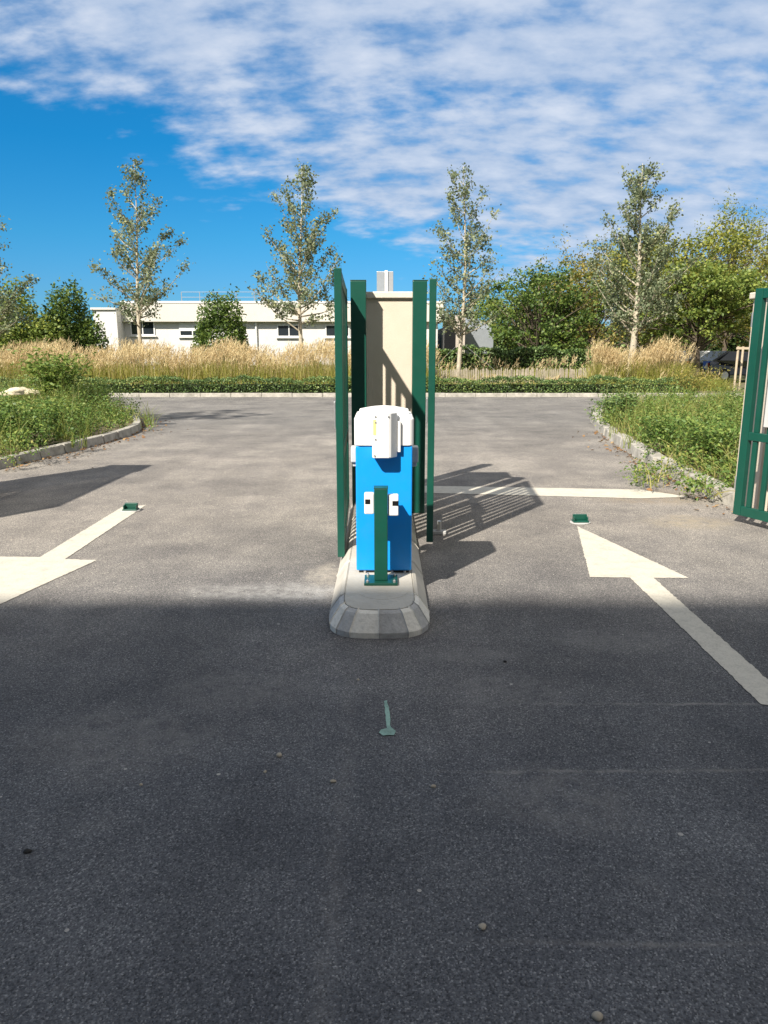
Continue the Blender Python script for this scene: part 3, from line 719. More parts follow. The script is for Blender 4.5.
# ornamental grass: leaves below, straw plumes above
def ornamental(name, x0,x1,y0,y1,h,n_blade,n_plume,seed,label,cat=None,kind='stuff',group=None,clump=False):
    rng=np.random.default_rng(seed)
    def xy(n):
        if clump:
            a=rng.uniform(0,2*np.pi,n); r=np.sqrt(rng.random(n)); return np.stack([(x0+x1)/2+(x1-x0)/2*r*np.cos(a),(y0+y1)/2+(y1-y0)/2*r*np.sin(a)],1)
        return np.stack([rng.uniform(x0,x1,n),rng.uniform(y0,y1,n)],1)
    p=xy(n_blade); hh=h*rng.uniform(0.35,0.8,n_blade)
    base=np.column_stack([p,np.full(n_blade,0.05)])
    out=rng.normal(size=(n_blade,2))*0.22
    tip=base+np.column_stack([out,hh]); bend=np.column_stack([-out*0.8,hh*0.35])
    V1,F1=blade_quads(base,tip,bend,np.full(n_blade,0.022),rng)
    q=xy(n_plume); hp=h*(0.80+0.12*np.sin(q[:,0]*1.9)+0.07*np.sin(q[:,0]*5.1)+rng.uniform(-0.18,0.2,n_plume))
    b2=np.column_stack([q,np.full(n_plume,0.05)]); o2=rng.normal(size=(n_plume,2))*0.12+np.array([0.05,0])
    t2=b2+np.column_stack([o2,hp])
    V2,F2=blade_quads(b2,t2,np.zeros_like(b2),np.full(n_plume,0.010),rng,2)
    # plume: feathery spindle of tiny blades along the top of the stalk
    k=9; u=np.tile(np.linspace(0,1,k),n_plume)[:,None]; ids=np.repeat(np.arange(n_plume),k)
    ln=(h*rng.uniform(0.22,0.34,n_plume))[ids][:,None]
    dirv=unit(t2-b2)[ids]+np.column_stack([0.25*u[:,0],0*u[:,0],-0.12*u[:,0]]); c=t2[ids]+dirv*ln*(u-0.35)
    c+=rng.normal(size=c.shape)*(0.024*(1-0.6*u))
    e=c+dirv*0.10+rng.normal(size=c.shape)*0.035
    V3,F3=blade_quads(c,e,np.zeros_like(c),np.full(len(c),0.020),rng,1)
    Vp,Fp=merge([(V2,F2),(V3,F3)])
    if kind=='stuff':
        Va,Fa=merge([(V1,F1),(Vp,Fp)]); me=np_mesh(name,Va,Fa); o=link(name,me,[M['b_green'],M['plume']])
        mi=np.zeros(len(Fa),dtype=np.int32); mi[len(F1):]=1; me.polygons.foreach_set('material_index',mi)
        o['kind']='stuff'; o['label']=label; return o
    loc=np.array([(x0+x1)/2,(y0+y1)/2,0.05]); t=empty(name,tuple(loc),label,cat,group)
    link('leaf_tuft',np_mesh('leaf_tuft',V1-loc,F1),M['b_green'],t); link('plumes',np_mesh('plumes',Vp-loc,Fp),M['plume'],t); return t
ornamental('ornamental_grass',-34,XAT(432,27.5),26.5,29.2,1.42,32000,9500,31,'band of straw-coloured ornamental grass behind the hedge')
ornamental('low_grass',XAT(432,28),XAT(600,28),26.4,28.95,0.42,3200,90,32,'low yellowish grass between hedge and paling fence')
ornamental('bank_grass',XAT(432,30.5),XAT(620,30.5),29.3,32.6,0.95,6500,140,36,'yellow-green grass bank behind the paling fence')
for i,(px,w,h,lab) in enumerate([(606,1.35,1.38,'tuft of straw plumes left of the thick pale tree trunk'),(650,1.65,1.50,'largest tuft of straw plumes right of the thick pale tree trunk'),(672,1.2,1.35,'small tuft of thin plumes at the right end of the hedge')]):
    X=XAT(px,28); ornamental('grass_tuft',X-w/2,X+w/2,27.4,28.6,h,1500,420 if i<2 else 90,40+i,lab,'grass tuft',None,'plumed grass tufts',True)
ornamental('yellow_grass',XAT(585,28),XAT(715,28),26.4,29.9,0.66,9000,60,45,'yellow-green grass under the plumed tufts')

# paling fence
fx0,fx1=XAT(434,29.15),XAT(588,29.15)
fen=empty('paling_fence',((fx0+fx1)/2,29.15,0.05),'low weathered chestnut paling fence behind the hedge','fence')
npal=88
for i in range(npal):
    x=fx0+(fx1-fx0)*i/(npal-1)+random.uniform(-.012,.012); hh=0.80+random.uniform(-.06,.05); w=random.uniform(0.017,0.027); tl=random.uniform(-.02,.02)
    pb=MB(); pb.add([(x-w,29.14,0.05),(x+w,29.14,0.05),(x+w,29.165,0.05),(x-w,29.165,0.05),(x-w+tl,29.14,hh-.05),(x+w+tl,29.14,hh-.05),(x+w+tl,29.165,hh-.05),(x-w+tl,29.165,hh-.05),(x+tl,29.145,hh),(x+tl,29.16,hh)],
        [(0,3,2,1),(0,1,5,4),(1,2,6,5),(2,3,7,6),(3,0,4,7),(4,5,8),(6,7,9),(5,6,9,8),(7,4,8,9)])
    pb.build('paling',M['paling'],fen)
for z in (0.25,0.65): MB().tube([(fx0,29.172,z),(fx1,29.172,z)],0.005,4).build('wire',M['zinc'],fen)

# bushes on the left and against the building
bush('round_bush',(XAT(225,40),40,0),1.72,1.6,4.25,M['l_dark'],'large round dark green bush before the white building',None,15000,0.17,51)
bush('round_bush',(XAT(72,38),38,0),1.75,1.8,4.5,M['l_dark'],'dark green bush at the left end of the white building',None,17000,0.17,52)
bush('round_bush',(XAT(22,36),36,0),2.0,2.0,4.35,M['l_mid'],'mid green bush beside the dark bush near the left edge',None,17000,0.16,53)
bush('round_bush',(XAT(-35,38),38,0),2.6,2.0,4.3,M['l_mid'],'mid green bush cut by the left edge of the picture',None,17000,0.17,57)
for i,(px,hh,lab) in enumerate([(167,1.25,'narrow green conical shrub left of the shuttered window'),(265,1.35,'green conical shrub between the round bush and the second window'),(314,1.2,'green conical shrub near the tall gate leaf'),(126,0.9,'low green shrub below the leftmost window'),(290,0.75,'low green shrub below the middle window')]):
    bush('conical_shrub',(XAT(px,41.5),41.5,0),0.62 if i<3 else 1.1,0.6,hh,M['l_dark'] if i!=1 else M['l_mid'],lab,'small shrubs along the building',1300,0.12,60+i,cone=0.55 if i<3 else 0)
hedge(XAT(-260,64),XAT(106,64),64,65.5,3.2,'tall dark far hedge beyond the bushes on the left',12,120,0.28,wob=0.3)
hedge(XAT(118,42.4),XAT(340,42.4),42.0,42.8,0.62,'low hedge along the foot of the white building',9,300,0.11)

# trees on the right
G='trees on the right behind the road'
TR=[('broadleaf_tree',536,38.0,5.6,3.5,'l_dark','dense deep green tree right of the wooden end wall',71,0.10,dict(n_clump=210)),
    ('broadleaf_tree',588,43.0,7.0,3.8,'l_rust','brownish green tree left of the thick pale trunk',72,0.12,dict(up_shoots=60)),
    ('broadleaf_tree',508,50.0,5.9,3.6,'l_mid','mid green tree beyond the grey roof',73,0.2,dict()),
    ('broadleaf_tree',668,37.0,6.9,3.9,'l_plane','olive green spreading tree right of the thick pale trunk',74,0.24,dict(n_clump=210,trunk_r=0.2)),
    ('broadleaf_tree',694,34.5,5.6,3.1,'l_mid','low shady tree with a dark forked trunk above the street sign',75,0.30,dict(trunk_r=0.2,n_clump=170)),
    ('broadleaf_tree',722,44.0,8.9,4.4,'l_plane','tallest wispy olive tree against the sky on the right',76,0.2,dict(n_clump=170,per=42,up_shoots=110)),
    ('broadleaf_tree',778,40.0,8.4,4.2,'l_rust','brownish tree half hidden behind the right gate',77,0.16,dict(up_shoots=60)),
    ('broadleaf_tree',838,42.0,9.0,4.6,'l_plane','olive tree beyond the right edge of the picture',78,0.2,dict()),
    ('broadleaf_tree',640,52.0,8.2,4.8,'l_rust','rusty green tree far behind the thick pale trunk',79,0.12,dict(up_shoots=70)),
    ('broadleaf_tree',560,58.0,7.0,5.2,'l_rust','far brownish tree behind the deep green tree',80,0.1,dict(up_shoots=50)),
    ('broadleaf_tree',700,58.0,8.6,5.2,'l_mid','far mid green tree behind the wispy olive tree',81,0.1,dict()),
    ('broadleaf_tree',760,60.0,9.2,5.4,'l_mid','far mid green tree behind the right gate',82,0.1,dict())]
for nm,px,Y,h,cr,mt,lab,sd,bs,kw in TR:
    crown_tree(nm,(XAT(px,Y),Y,0),h,cr,M[mt],M['bark'],lab,G,seed=sd,base=bs,**kw)
hedge(XAT(475,66),XAT(1000,66),66,67.5,3.6,'tall dark far hedge closing the view under the trees on the right',8,120,0.28,wob=0.3)
bush('laurel_shrub',(XAT(615,33),33,0),1.0,0.9,1.5,M['l_dark'],'dark shrub left of the thick pale trunk',None,1800,0.12,90)
bush('laurel_shrub',(XAT(572,35.5),35.5,0),1.6,1.0,1.9,M['l_mid'],'green shrub behind the right end of the dark hedge',None,2200,0.12,91)
crown_tree('broadleaf_tree',(XAT(478,62),62,0),6.0,3.0,M['l_dark'],M['bark'],'small far dark tree between the building and the deep green tree',G,seed=95,base=0.15,n_clump=80)
# tree beyond the left edge whose branches shade the road
sh=crown_tree('broadleaf_tree',(-8.2,12.0,0.05),7.2,1.75,M['l_mid'],M['bark'],'tree outside the left edge shading the road with its branches',None,seed=99,base=0.55,n_clump=44,per=34,leaf=0.16,trunk_r=0.13)

# ------------------------------------------------------------------ verge weeds
def point_in(poly, pts):
    x,y=pts[:,0],pts[:,1]; ins=np.zeros(len(pts),bool); n=len(poly)
    for i in range(n):
        x1_,y1_=poly[i]; x2_,y2_=poly[(i+1)%n]
        c=((y1_>y)!=(y2_>y)) & (x<(x2_-x1_)*(y-y1_)/(y2_-y1_+1e-12)+x1_); ins^=c
    return ins
def weeds(poly, x0,x1,y0,y1, n, seed, hfun, name, label, extra=None):
    rng=np.random.default_rng(seed); pts=np.column_stack([rng.uniform(x0,x1,n*3),rng.uniform(y0,y1,n*3)])
    pts=pts[point_in(poly,pts)][:n]
    if extra is not None: pts=np.concatenate([pts,extra])
    LV=[];BV=[]
    for (x,y) in pts:
        hh=hfun(x,y)*rng.uniform(0.55,1.25)
        if rng.random()<(0.72 if y<14 else 0.55):          # leafy weed
            ns=rng.integers(4,8)
            for s in range(ns):
                a=rng.uniform(0,6.28); o=np.array([math.cos(a)*rng.uniform(.05,.28),math.sin(a)*rng.uniform(.05,.28),hh*rng.uniform(.6,1)])
                m=rng.integers(14,26); u=rng.uniform(0.1,1,(m,1))
                c=np.array([x,y,0.08])+o*u+rng.normal(size=(m,3))*0.045
                LV.append((c,np.full(m,rng.uniform(0.028,0.058))))
        else:                            # grassy weed
            m=rng.integers(10,22); b0=np.column_stack([x+rng.normal(size=m)*0.07,y+rng.normal(size=m)*0.07,np.full(m,0.07)])
            o=rng.normal(size=(m,2))*0.16; t0=b0+np.column_stack([o,hh*rng.uniform(0.5,1.15,m)])
            BV.append((b0,t0,np.column_stack([-o*0.7,np.full(m,hh*0.25)])))
    C=np.concatenate([c for c,_ in LV]); S=np.concatenate([s for _,s in LV])
    V1,F1=leaf_quads(C,S,0.55,0.5,rng)
    b0=np.concatenate([b[0] for b in BV]);t0=np.concatenate([b[1] for b in BV]);bd=np.concatenate([b[2] for b in BV])
    V2,F2=blade_quads(b0,t0,bd,np.full(len(b0),0.012),rng)
    Va,Fa=merge([(V1,F1),(V2,F2)]); me=np_mesh(name,Va,Fa); o=link(name,me,[M['l_weed'],M['b_weed']])
    mi=np.zeros(len(Fa),dtype=np.int32); mi[len(F1):]=1; me.polygons.foreach_set('material_index',mi)
    tag(o,label,None,None,'stuff'); return o
def hr(x,y): return 0.30+0.22*math.sin(x*1.3+y*0.7)**2+0.12*math.sin(y*2.1)**2+(0.06 if y>14 and x>5 else 0)-(0.16 if y<9 else 0)
def hl(x,y): return 0.45+0.25*math.sin(x*1.1-y*0.8)**2+0.10*math.sin(y*1.7)**2
inR=inner(right_line,-0.27); inL=inner(left_line,0.2)
spill=np.array([P(x+random.uniform(-9,9),y+random.uniform(-4,4))[:2] for x,y in [(642,489),(655,490),(668,486),(690,496),(650,485),(712,506),(685,484)]*2])
edgeR=[p for p in resample(right_line,0.10) if 6.8<p[1]<17]; rq=np.random.default_rng(77)
spill=np.concatenate([spill,np.array([(p[0]+rq.uniform(0.0,0.30),p[1]+rq.uniform(-.05,.1)) for p in edgeR if rq.random()<0.22])])
weeds(inR+[(30,7)],3.0,14.5,6.2,22,2300,101,hr,'weeds','tangle of green weeds on the right verge',spill)
spl=np.array([P(x+random.uniform(-9,9),y+random.uniform(-3,3))[:2] for x,y in [(12,468),(40,462),(75,452),(150,432),(148,428)]*2])
weeds(inL+[(-30,9)],-15.5,-4.3,9.3,21,2300,102,hl,'weeds','tangle of green weeds on the left verge',spl)

# single plants that stand out of the weeds
def weed_plant(loc,h,w,mat,label,n_stem=7,per=34,leaf=0.06,seed=1,asp=0.5,name='weed_plant',group=None):
    rng=np.random.default_rng(seed); t=empty(name,loc,label,'plant',group); C=[];ax=[]; mb=MB()
    for i in range(n_stem):
        a=rng.uniform(0,6.28); o=np.array([math.cos(a)*w*rng.uniform(.2,1),math.sin(a)*w*rng.uniform(.2,1),h*rng.uniform(.6,1)])
        mid=o*0.5+np.array([0,0,h*0.12]); mb.tube([(0,0,-0.01),tuple(mid),tuple(o)],[0.010,0.007,0.003],4,cap=False)
        for j in range(per):
            u=rng.uniform(0.2,1); s=rng.uniform(0,0.22)*w/0.35
            b_=rng.uniform(0,6.28); d=np.array([math.cos(b_),math.sin(b_),0.25])
            C.append(o*u+np.array([0,0,h*0.12*4*u*(1-u)*0.5])+d*s); ax.append(d)
    V,Fq=leaf_quads(np.array(C),leaf,asp,0.8,rng,np.array(ax)); link('foliage',np_mesh('foliage',V,Fq),mat,t); mb.build('stem',M['l_weed'],t,off=(0,0,0)); return t
def at(px,py,z=0.09): return P(px,py,z)
weed_plant(at(62,412),1.5,0.8,M['l_fern'],'tall feathery yellow-green weed on the left verge in front of the hedge',15,140,0.13,201,0.36)
weed_plant(at(96,415),0.75,0.45,M['l_fern'],'small feathery yellow-green weed at the tip of the left verge',9,90,0.10,202,0.36)
weed_plant(at(58,436),0.62,0.45,M['l_weed'],'broad-leaved green weed on the left kerb',12,150,0.055,203,0.6)
weed_plant(at(15,447),0.70,0.5,M['l_weed'],'broad-leaved green weed at the left edge of the picture',12,150,0.055,204,0.6)
weed_plant(at(618,424),0.62,0.38,M['l_hedge'],'dark bushy weed near the rounded corner of the right kerb',14,150,0.055,205,0.6)
weed_plant(at(668,452),0.55,0.45,M['l_weed'],'bright green leafy weed in the middle of the right verge',12,150,0.05,206,0.55)
weed_plant(at(710,468),0.6,0.5,M['l_weed'],'bright green leafy weed next to the right gate',12,150,0.05,207,0.55)
weed_plant(at(690,398),0.9,0.9,M['l_rust'],'rusty dry weed at the back of the right verge',14,150,0.06,208,0.5)
# fallen leaves in the gutters
rng=np.random.default_rng(301); lp=[]
for line,nn,sd,(ya,yb) in ((left_line,260,-1,(7,17)),(right_line,170,1,(5,14))):
    seg=[p for p in resample(line,0.03) if ya<p[1]<yb]
    for _ in range(nn):
        p=seg[rng.integers(len(seg))]; lp.append((p[0]-sd*rng.exponential(0.14)*(1 if True else 1)*1.0,p[1]-rng.exponential(0.10),0.012))
V,Fq=leaf_quads(np.array(lp),0.06,0.7,2.5,rng); tag(link('fallen_leaves',np_mesh('fallen_leaves',V,Fq),M['litter']),'dry brown fallen leaves in the gutters',None,None,'stuff')

# pale boulders in the left verge
def rock(name,loc,sx,sy,sz,mat,label,cat,group,seed,sub=3):
    bm=bmesh.new(); bmesh.ops.create_icosphere(bm,subdivisions=sub,radius=1); rr=np.random.default_rng(seed)
    ph=rr.uniform(0,6,6)
    for v in bm.verts:
        c=v.co; k=1+0.12*math.sin(3*c.x+ph[0])+0.10*math.sin(4*c.y+ph[1])+0.10*math.sin(5*c.z+ph[2])+0.05*math.sin(9*c.x+7*c.y+ph[3])
        v.co=Vector((c.x*sx*k,c.y*sy*k,max(-0.35,c.z)*sz*k))
    me=bpy.data.meshes.new(name); bm.to_mesh(me); bm.free(); o=link(name,me,mat,smooth=True); o.location=loc; return tag(o,label,cat,group)
x,y,_=P(22,395,0.5); rock('boulder',(x,y,0.52),0.42,0.3,0.16,M['stone'],'long pale limestone boulder among the weeds on the left verge','boulder',None,1)
x,y,_=P(16,390,0.75); rock('boulder',(x,y,0.70),0.17,0.15,0.09,M['stone'],'small pale stone lying on top of the long boulder','boulder',None,2)
x,y,_=P(3,393,0.5); rock('boulder',(x-0.45,y-0.5,0.40),0.35,0.3,0.28,M['stone'],'pale boulder cut by the left edge of the picture','boulder',None,3)
# loose pebbles on the asphalt
for i,(px,py,s,lab) in enumerate([(279,756,.011,'brown pebble on the dark asphalt left of the teal mark'),(333,782,.009,'pale pebble on the dark asphalt below and left of the teal mark'),(358,680,.007,'small pale pebble between the island nose and the teal mark'),(265,772,.006,'tiny grey pebble beside the brown pebble'),(141,785,.006,'tiny pale pebble on the dark asphalt far left'),(433,787,.008,'pale pebble on the dark asphalt right of the teal mark'),(482,928,.010,'white pebble in the right foreground'),(597,1018,.012,'white pebble at the bottom edge of the picture'),(28,852,.010,'dark crumb of asphalt near the left edge'),(505,662,.008,'dark pebble in the shade before the right lane')]):
    x,y,_=P(px,py); rock('pebble',(x,y,s*0.3),s*1.2,s,s*0.8,M['pebble'] if i not in (8,9) else M['tyre'],lab,'pebble','loose pebbles on the asphalt',400+i,2)

# ------------------------------------------------------------------ white building
BY=45.0
bl=empty('low_building',(0,BY,0),'long low white flat-roofed building with a cream roof band behind the young trees','building')
xL,xE=XAT(128,BY),XAT(437,BY)
def zat(py,Y): return P(384,py,0)[2] if False else EYE+Y*math.tan(math.atan((512-py)/F)-PITCH)
zr0,zr1=zat(322,BY),zat(302,BY)
MB().box(xL,xE,BY,BY+9,0,zr0-0.002).build('wall',M['wall'],bl)
x0=XAT(98,BY-1.2)
MB().box(x0,xL-0.002,BY-1.2,BY+9,0,zr0+0.62).build('wall',M['wall'],bl)
MB().box(xL+0.003,xE+0.3,BY-0.38,BY+9.2,zr0,zr1).build('roof',M['fascia'],bl,bevel=0.02)
MB().box(x0-0.1,xL,BY-1.3,BY+9.0,zr0+0.622,zr0+0.75).build('roof',M['fascia'],bl,bevel=0.02)
MB().box(xL+0.0,xE+0.32,BY-0.41,BY-0.381,zr1-0.08,zr1+0.03).build('roof_edge_trim',M['frame'],bl)
# windows
def bwin(px0,px1,py0,py1,shutter=False,Y=BY):
    a,b_=XAT(px0,Y),XAT(px1,Y); z1,z0=zat(py0,Y),zat(py1,Y)
    f=MB(); t_=0.07
    f.box(a,b_,Y-0.06,Y+0.02,z1-t_,z1); f.box(a,b_,Y-0.06,Y+0.02,z0,z0+t_); f.box(a,a+t_,Y-0.06,Y+0.02,z0+t_,z1-t_); f.box(b_-t_,b_,Y-0.06,Y+0.02,z0+t_,z1-t_)
    m=(a+b_)/2; f.box(m-0.03,m+0.03,Y-0.055,Y+0.02,z0+t_,z1-t_)
    w=f.build('window',M['frame'],bl)
    for (p,q) in ((a+t_,m-0.03),(m+0.03,b_-t_)):
        MB().box(p,q,Y-0.035,Y-0.004,z0+t_,z1-t_).build('pane',M['glass'],w,off=tuple(bl.location))
    MB().box(a-0.08,b_+0.08,Y-0.14,Y-0.061,z0-0.07,z0-0.002).build('sill',M['frame'],w,off=tuple(bl.location))
    if shutter: MB().box(a+t_,b_-t_,Y-0.058,Y-0.037,z0+t_+0.25,z1-t_).build('shutter',M['frame'],w,off=tuple(bl.location))
bwin(134,158,320.5,335.5); bwin(182,208,322.8,336.5,True); bwin(278.5,302,324.5,337); bwin(326,350,324.5,337); bwin(398,420,324.5,337)
# rainwater pipe
MB().tube([(XAT(258,BY),BY-0.08,0),(XAT(258,BY),BY-0.08,zr0)],0.06,8).build('downpipe',M['frame'],bl)
# roof railing
rl=MB(); ry=BY+1.2; ra,rb=XAT(186,ry),XAT(275,ry)
for i in range(6): x=ra+(rb-ra)*i/5; rl.tube([(x,ry,zr1),(x,ry,zr1+0.65)],0.025,5)
for z in (0.35,0.65): rl.tube([(ra,ry,zr1+z),(rb,ry,zr1+z)],0.014,5)
rl.build('roof_railing',M['slate'],bl)
# square flue above the roof behind the pillar
fx=XAT(385,BY+4); ztop=zat(272,BY+4)
MB().box(fx-0.52,fx+0.52,BY+3.6,BY+4.7,zr1,ztop).build('flue',M['zinc'],bl,bevel=0.02)
MB().box(fx-0.52,fx-0.06,BY+3.55,BY+3.597,zr1,ztop-0.06).build('flue_dark_side',M['slate'],bl)  # darker panel standing for the flue's left face
MB().box(fx-0.02,fx+0.16,BY+3.50,BY+3.597,zr1,ztop+0.05).build('flue_pale_edge',M['frame'],bl)  # white strip for the flue's pale edge
# wood-clad end block and lean-to roof
ex0,ex1=xE+0.003,XAT(464,BY-2)
zc_=zat(315,BY-2)
cl=MB(); cl.box(ex0+0.9,ex1,BY-2,BY+8,0,zc_)
n=16
for i in range(n):
    a=ex0+0.9+(ex1-ex0-0.9)*(i+0.06)/n; b_=ex0+0.9+(ex1-ex0-0.9)*(i+0.94)/n; cl.box(a,b_,BY-2.03,BY-2.0,0.05,zc_-0.03)
cl.build('cladding',M['clad'],bl)
MB().box(ex0+0.25,ex0+0.898,BY-1.8,BY+6,0,zr0-0.35).build('doorway',M['black'],bl)
MB().add([(ex1+0.003,BY,zat(327,BY)),(ex1+1.9,BY,zat(329,BY)),(ex1+1.5,BY+6,zat(317,BY+6)),(ex1+0.003,BY+6,zat(316,BY+6)),
          (ex1+0.003,BY,0),(ex1+1.9,BY,0),(ex1+1.5,BY+6,0),(ex1+0.003,BY+6,0)],[(0,1,2,3),(4,7,6,5),(0,4,5,1),(1,5,6,2),(2,6,7,3),(3,7,4,0)]).build('lean_to',M['slate'],bl)

# ------------------------------------------------------------------ tree stake frame, sign, cars on the right
sx0,sx1,SY=XAT(733.5,26.5),XAT(745,26.5),26.5
stf=empty('tree_stake_frame',((sx0+sx1)/2,SY,0),'bare timber stake frame with a crossbar left of the right gate','tree stakes')
for i,(x,y) in enumerate(((sx0,SY),(sx1,SY+0.5))): MB().tube([(x,y,0),(x+0.01,y,1.62)],0.04,8).build('stake',M['stake'],stf)
MB().box(sx0-0.08,sx1+0.9,SY-0.062,SY-0.041,1.52,1.60).build('crossbar',M['stake'],stf)
gX=XAT(705,36)
sg=empty('street_sign',(gX,36,0),'small blue square road sign with a white triangle under the shady tree','road sign')
MB().tube([(gX,36,0),(gX,36,1.05)],0.03,8).build('pole',M['grey'],sg)
MB().box(gX-0.19,gX+0.19,35.955,35.97,0.60,0.98).build('sign_face',M['sign_blue'],sg,bevel=0.004)
MB().add([(gX-0.14,35.951,0.66),(gX+0.14,35.951,0.66),(gX,35.951,0.92),(gX-0.14,35.953,0.66),(gX+0.14,35.953,0.66),(gX,35.953,0.92)],[(0,1,2),(5,4,3),(0,3,4,1),(1,4,5,2),(2,5,3,0)]).build('triangle',M['frame'],sg)
def car(loc,rz,mat,label):
    t=empty('parked_car',loc,label,'car','parked cars',rz)
    prof=[(-2.05,0.30),(2.0,0.30),(2.08,0.55),(2.0,0.82),(1.15,0.95),(0.45,1.42),(-1.15,1.45),(-1.85,1.02),(-2.1,0.9)]
    def ext(pr,y0,y1,taper=0.0,zt=1.0):
        vs=[(x,y0+(taper if z>zt else 0),z) for x,z in pr]+[(x,y1-(taper if z>zt else 0),z) for x,z in pr]; k=len(pr)
        m=MB(); m.add(vs,[tuple(range(k)),tuple(range(2*k-1,k-1,-1))]+[((i+1)%k,i,k+i,k+(i+1)%k) for i in range(k)]); return m
    link('body',ext(prof,-0.85,0.85,0.14).mesh('body'),mat,t,bevel=0.05)
    for s in (-1,1):
        w=[(0.95,0.98),(0.38,1.37),(-1.08,1.39),(-1.62,1.02)]
        y=[0.835,0.715,0.715,0.835]; m=MB(); m.add([(x,s*(yy+0.025),z) for (x,z),yy in zip(w,y)]+[(x,s*(yy-0.03),z) for (x,z),yy in zip(w,y)],[(0,1,2,3),(7,6,5,4),(0,4,5,1),(1,5,6,2),(2,6,7,3),(3,7,4,0)])
        link('side_window',m.mesh('side_window'),M['glass'],t)
    m=MB(); m.add([(1.09,-0.72,1.00),(1.09,0.72,1.00),(0.50,0.62,1.40),(0.50,-0.62,1.40),(1.04,-0.72,0.98),(1.04,0.72,0.98),(0.45,0.62,1.38),(0.45,-0.62,1.38)],[(0,1,2,3),(7,6,5,4),(0,4,5,1),(1,5,6,2),(2,6,7,3),(3,7,4,0)]); link('windscreen',m.mesh('windscreen'),M['glass'],t)
    for sx in (-1.3,1.3):
        for s in (-1,1):
            m=MB(); m.tube([(sx,s*0.68,0.31),(sx,s*0.87,0.31)],0.31,18); w_=link('wheel',m.mesh('wheel'),M['tyre'],t,bevel=0.02)
            m=MB(); m.tube([(sx,s*0.86,0.31),(sx,s*0.882,0.31)],0.19,12); link('rim',m.mesh('rim'),M['zinc'],w_)
    for s in (-1,1):
        m=MB(); m.box(1.98,2.075,s*0.62-0.16,s*0.62+0.16,0.66,0.78); link('headlight',m.mesh('headlight'),M['frame'],t)
        m=MB(); m.box(-2.115,-2.05,s*0.66-0.1,s*0.66+0.1,0.72,0.9); link('tail_light',m.mesh('tail_light'),M['red'],t)
    return t
car((XAT(702,42),42,0),R(75),M['car_white'],'white car parked under the trees behind the blue sign')
car((XAT(737,37),37,0),R(10),M['car_dark'],'dark car parked behind the timber stake frame')
car((XAT(667,44),44,0),R(80),M['car_white'],'white car parked behind the plumed grass tufts')

# ------------------------------------------------------------------ tall building behind the viewer (casts the big shade)
HB=12.0; YE=4.33-0.90*HB
tb=empty('office_building',(0,YE-6,0),'tall office building behind the viewer that shades the foreground','building')
MB().box(-45,45,YE-12,YE,0,HB-0.3).build('wall',M['render'],tb)
MB().box(-45.2,45.2,YE-12.2,YE+0.0,HB-0.298,HB).build('roof',M['slate'],tb)
for fl in range(4):
    for i in range(11):
        x=-40+i*8.0; z=1.0+fl*2.8
        w=MB(); w.box(x-1.4,x+1.4,YE+0.003,YE+0.06,z,z+1.5); ww=w.build('window',M['frame'],tb)
        MB().box(x-1.3,x+1.3,YE+0.062,YE+0.07,z+0.1,z+1.4).build('pane',M['glass'],ww,off=tuple(tb.location))

# ------------------------------------------------------------------ light and sky
w=bpy.data.worlds.new('World'); scene.world=w; w.use_nodes=True
N=w.node_tree.nodes; L=w.node_tree.links; N.clear()
out=N.new('ShaderNodeOutputWorld'); bg=N.new('ShaderNodeBackground'); bg.inputs['Strength'].default_value=0.085
L.new(bg.outputs[0],out.inputs['Surface'])
sky=N.new('ShaderNodeTexSky'); sky.sky_type='NISHITA'; sky.sun_disc=False
sky.sun_elevation=math.asin(-SUN.z); sky.sun_rotation=math.atan2(-SUN.x,-SUN.y)%(2*math.pi)
sky.air_density=1.0; sky.dust_density=0.25; sky.ozone_density=3.0
tc=N.new('ShaderNodeTexCoord'); sp=N.new('ShaderNodeSeparateXYZ'); L.new(tc.outputs['Generated'],sp.inputs[0])
def mth(op,a,b_=None,c=None):
    n=N.new('ShaderNodeMath'); n.operation=op
    for i,v in enumerate((a,b_,c)):
        if v is None: continue
        if isinstance(v,(int,float)): n.inputs[i].default_value=v
        else: L.new(v,n.inputs[i])
    return n.outputs[0]
X,Y,Z=sp.outputs; den=mth('ADD',mth('MAXIMUM',Z,0.0),0.34)
tr=N.new('ShaderNodeValToRGB'); te=tr.color_ramp.elements     # clear washed air: deep blue down to the horizon
te.new(0.08); te.new(0.136); te.new(0.237)
for q_,(p_,c_) in enumerate([(0,(0.17,0.38,0.61)),(0.08,(0.153,0.41,0.645)),(0.136,(0.107,0.445,0.65)),(0.237,(0.046,0.457,0.69)),(0.5,(0.055,0.55,0.82))]): te[q_].position=p_; te[q_].color=(*c_,1)
L.new(Z,tr.inputs['Fac'])
hs=N.new('ShaderNodeMix'); hs.data_type='RGBA'; hs.blend_type='MULTIPLY'; hs.inputs['Factor'].default_value=1
L.new(sky.outputs[0],hs.inputs['A']); L.new(tr.outputs[0],hs.inputs['B'])
cb=N.new('ShaderNodeCombineXYZ'); L.new(mth('DIVIDE',X,den),cb.inputs[0]); L.new(mth('DIVIDE',Y,den),cb.inputs[1])
def nz(s,d,r,mapscale=(1,1,1),rot=0,loc=(0,0,0),dist=0.0):
    m=N.new('ShaderNodeMapping'); m.inputs['Scale'].default_value=mapscale; m.inputs['Rotation'].default_value=(0,0,rot); m.inputs['Location'].default_value=loc
    L.new(cb.outputs[0],m.inputs['Vector'])
    n=N.new('ShaderNodeTexNoise'); n.inputs['Scale'].default_value=s; n.inputs['Detail'].default_value=d; n.inputs['Roughness'].default_value=r; n.inputs['Distortion'].default_value=dist
    L.new(m.outputs[0],n.inputs['Vector']); return n.outputs['Fac']
big=nz(2.4,5,0.5,(1,1.25,1),0.0,(3.1,1.7,0),0.0)
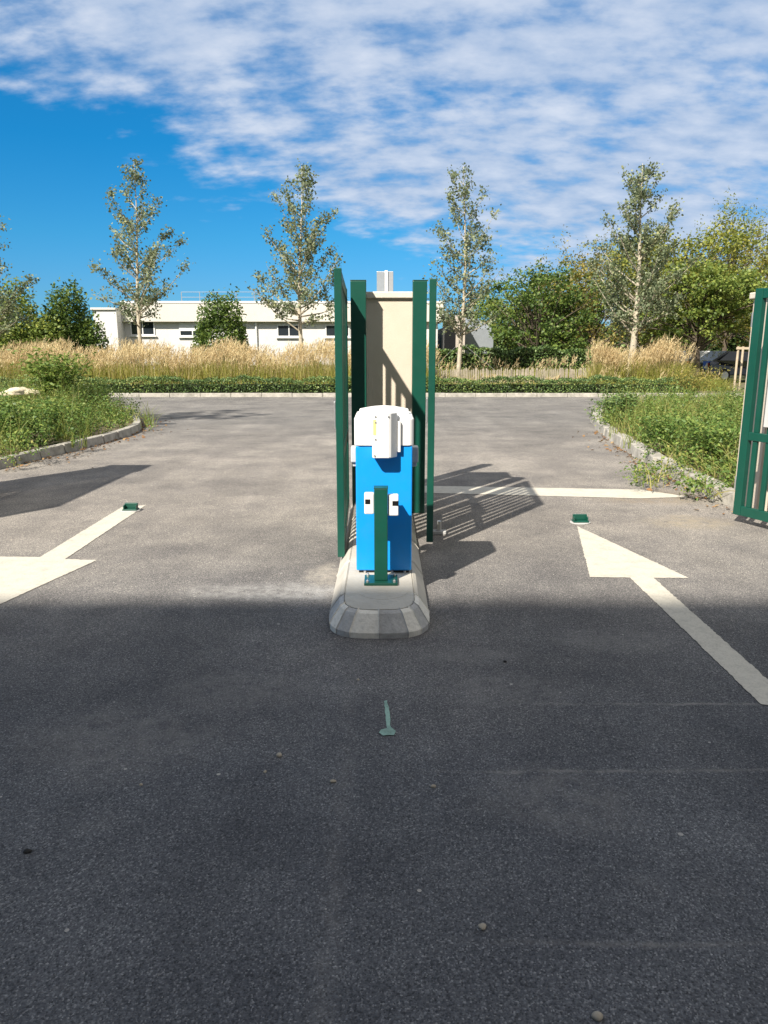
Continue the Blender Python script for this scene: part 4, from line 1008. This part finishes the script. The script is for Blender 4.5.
fine=nz(8.5,6,0.55,(1,1.6,1),R(6),(0.7,5.2,0),0.0)
puff=nz(24.0,3,0.55,(1,1.6,1),R(6),(2.7,1.2,0),0.0)
mask=mth('MULTIPLY_ADD',X,0.42,mth('MULTIPLY_ADD',Y,-0.19,Z))           # cloud bank: high and to the right
mk=N.new('ShaderNodeMapRange'); mk.interpolation_type='SMOOTHSTEP'; L.new(mask,mk.inputs['Value'])
mk.inputs['From Min'].default_value=-0.17; mk.inputs['From Max'].default_value=0.08; mk.inputs['To Min'].default_value=-0.17; mk.inputs['To Max'].default_value=0.165
dn=mth('ADD',mth('ADD',mth('MULTIPLY',big,0.46),mth('MULTIPLY_ADD',puff,0.07,mth('MULTIPLY',fine,0.47))),mk.outputs['Result'])
cl_=N.new('ShaderNodeMapRange'); cl_.interpolation_type='SMOOTHSTEP'; L.new(dn,cl_.inputs['Value'])
cl_.inputs['From Min'].default_value=0.46; cl_.inputs['From Max'].default_value=0.69; cl_.inputs['To Max'].default_value=0.92
cr=N.new('ShaderNodeValToRGB'); e=cr.color_ramp.elements
e[0].position=0.35; e[0].color=(1.9,2.65,3.9,1); e[1].position=0.75; e[1].color=(3.9,4.25,4.9,1); L.new(fine,cr.inputs['Fac'])
mx=N.new('ShaderNodeMix'); mx.data_type='RGBA'; L.new(cl_.outputs['Result'],mx.inputs['Factor']); L.new(hs.outputs['Result'],mx.inputs['A']); wm=N.new('ShaderNodeMapRange'); wm.interpolation_type='SMOOTHSTEP'; L.new(mask,wm.inputs['Value']); wm.inputs['From Min'].default_value=0.32; wm.inputs['From Max'].default_value=0.8
wc=N.new('ShaderNodeMix'); wc.data_type='RGBA'; L.new(wm.outputs['Result'],wc.inputs['Factor']); L.new(cr.outputs[0],wc.inputs['A']); wc.inputs['B'].default_value=(4.9,4.7,4.4,1)  # unseen clouds overhead and behind whitened to make the ambient light less blue
L.new(wc.outputs['Result'],mx.inputs['B'])
L.new(mx.outputs['Result'],bg.inputs['Color'])

sl=bpy.data.lights.new('sun','SUN'); sl.energy=4.2; sl.angle=R(0.9); sl.color=(1.0,0.93,0.82)
so=bpy.data.objects.new('sun',sl); col.objects.link(so); so.rotation_euler=SUN.to_track_quat('-Z','Y').to_euler(); so.location=(-20,-30,40)

# ------------------------------------------------------------------ camera and colour
cd=bpy.data.cameras.new('camera'); cd.sensor_fit='VERTICAL'; cd.sensor_height=24; cd.lens=F/1024*24; cd.clip_start=0.05; cd.clip_end=2000
co=bpy.data.objects.new('camera',cd); col.objects.link(co); co.location=(0,0,EYE); co.rotation_euler=(math.pi/2-PITCH,0,0)
scene.camera=co
vs_=scene.view_settings; vs_.view_transform='Standard'; vs_.look='None'; vs_.gamma=1; vs_.exposure=1.12; vs_.use_curve_mapping=False
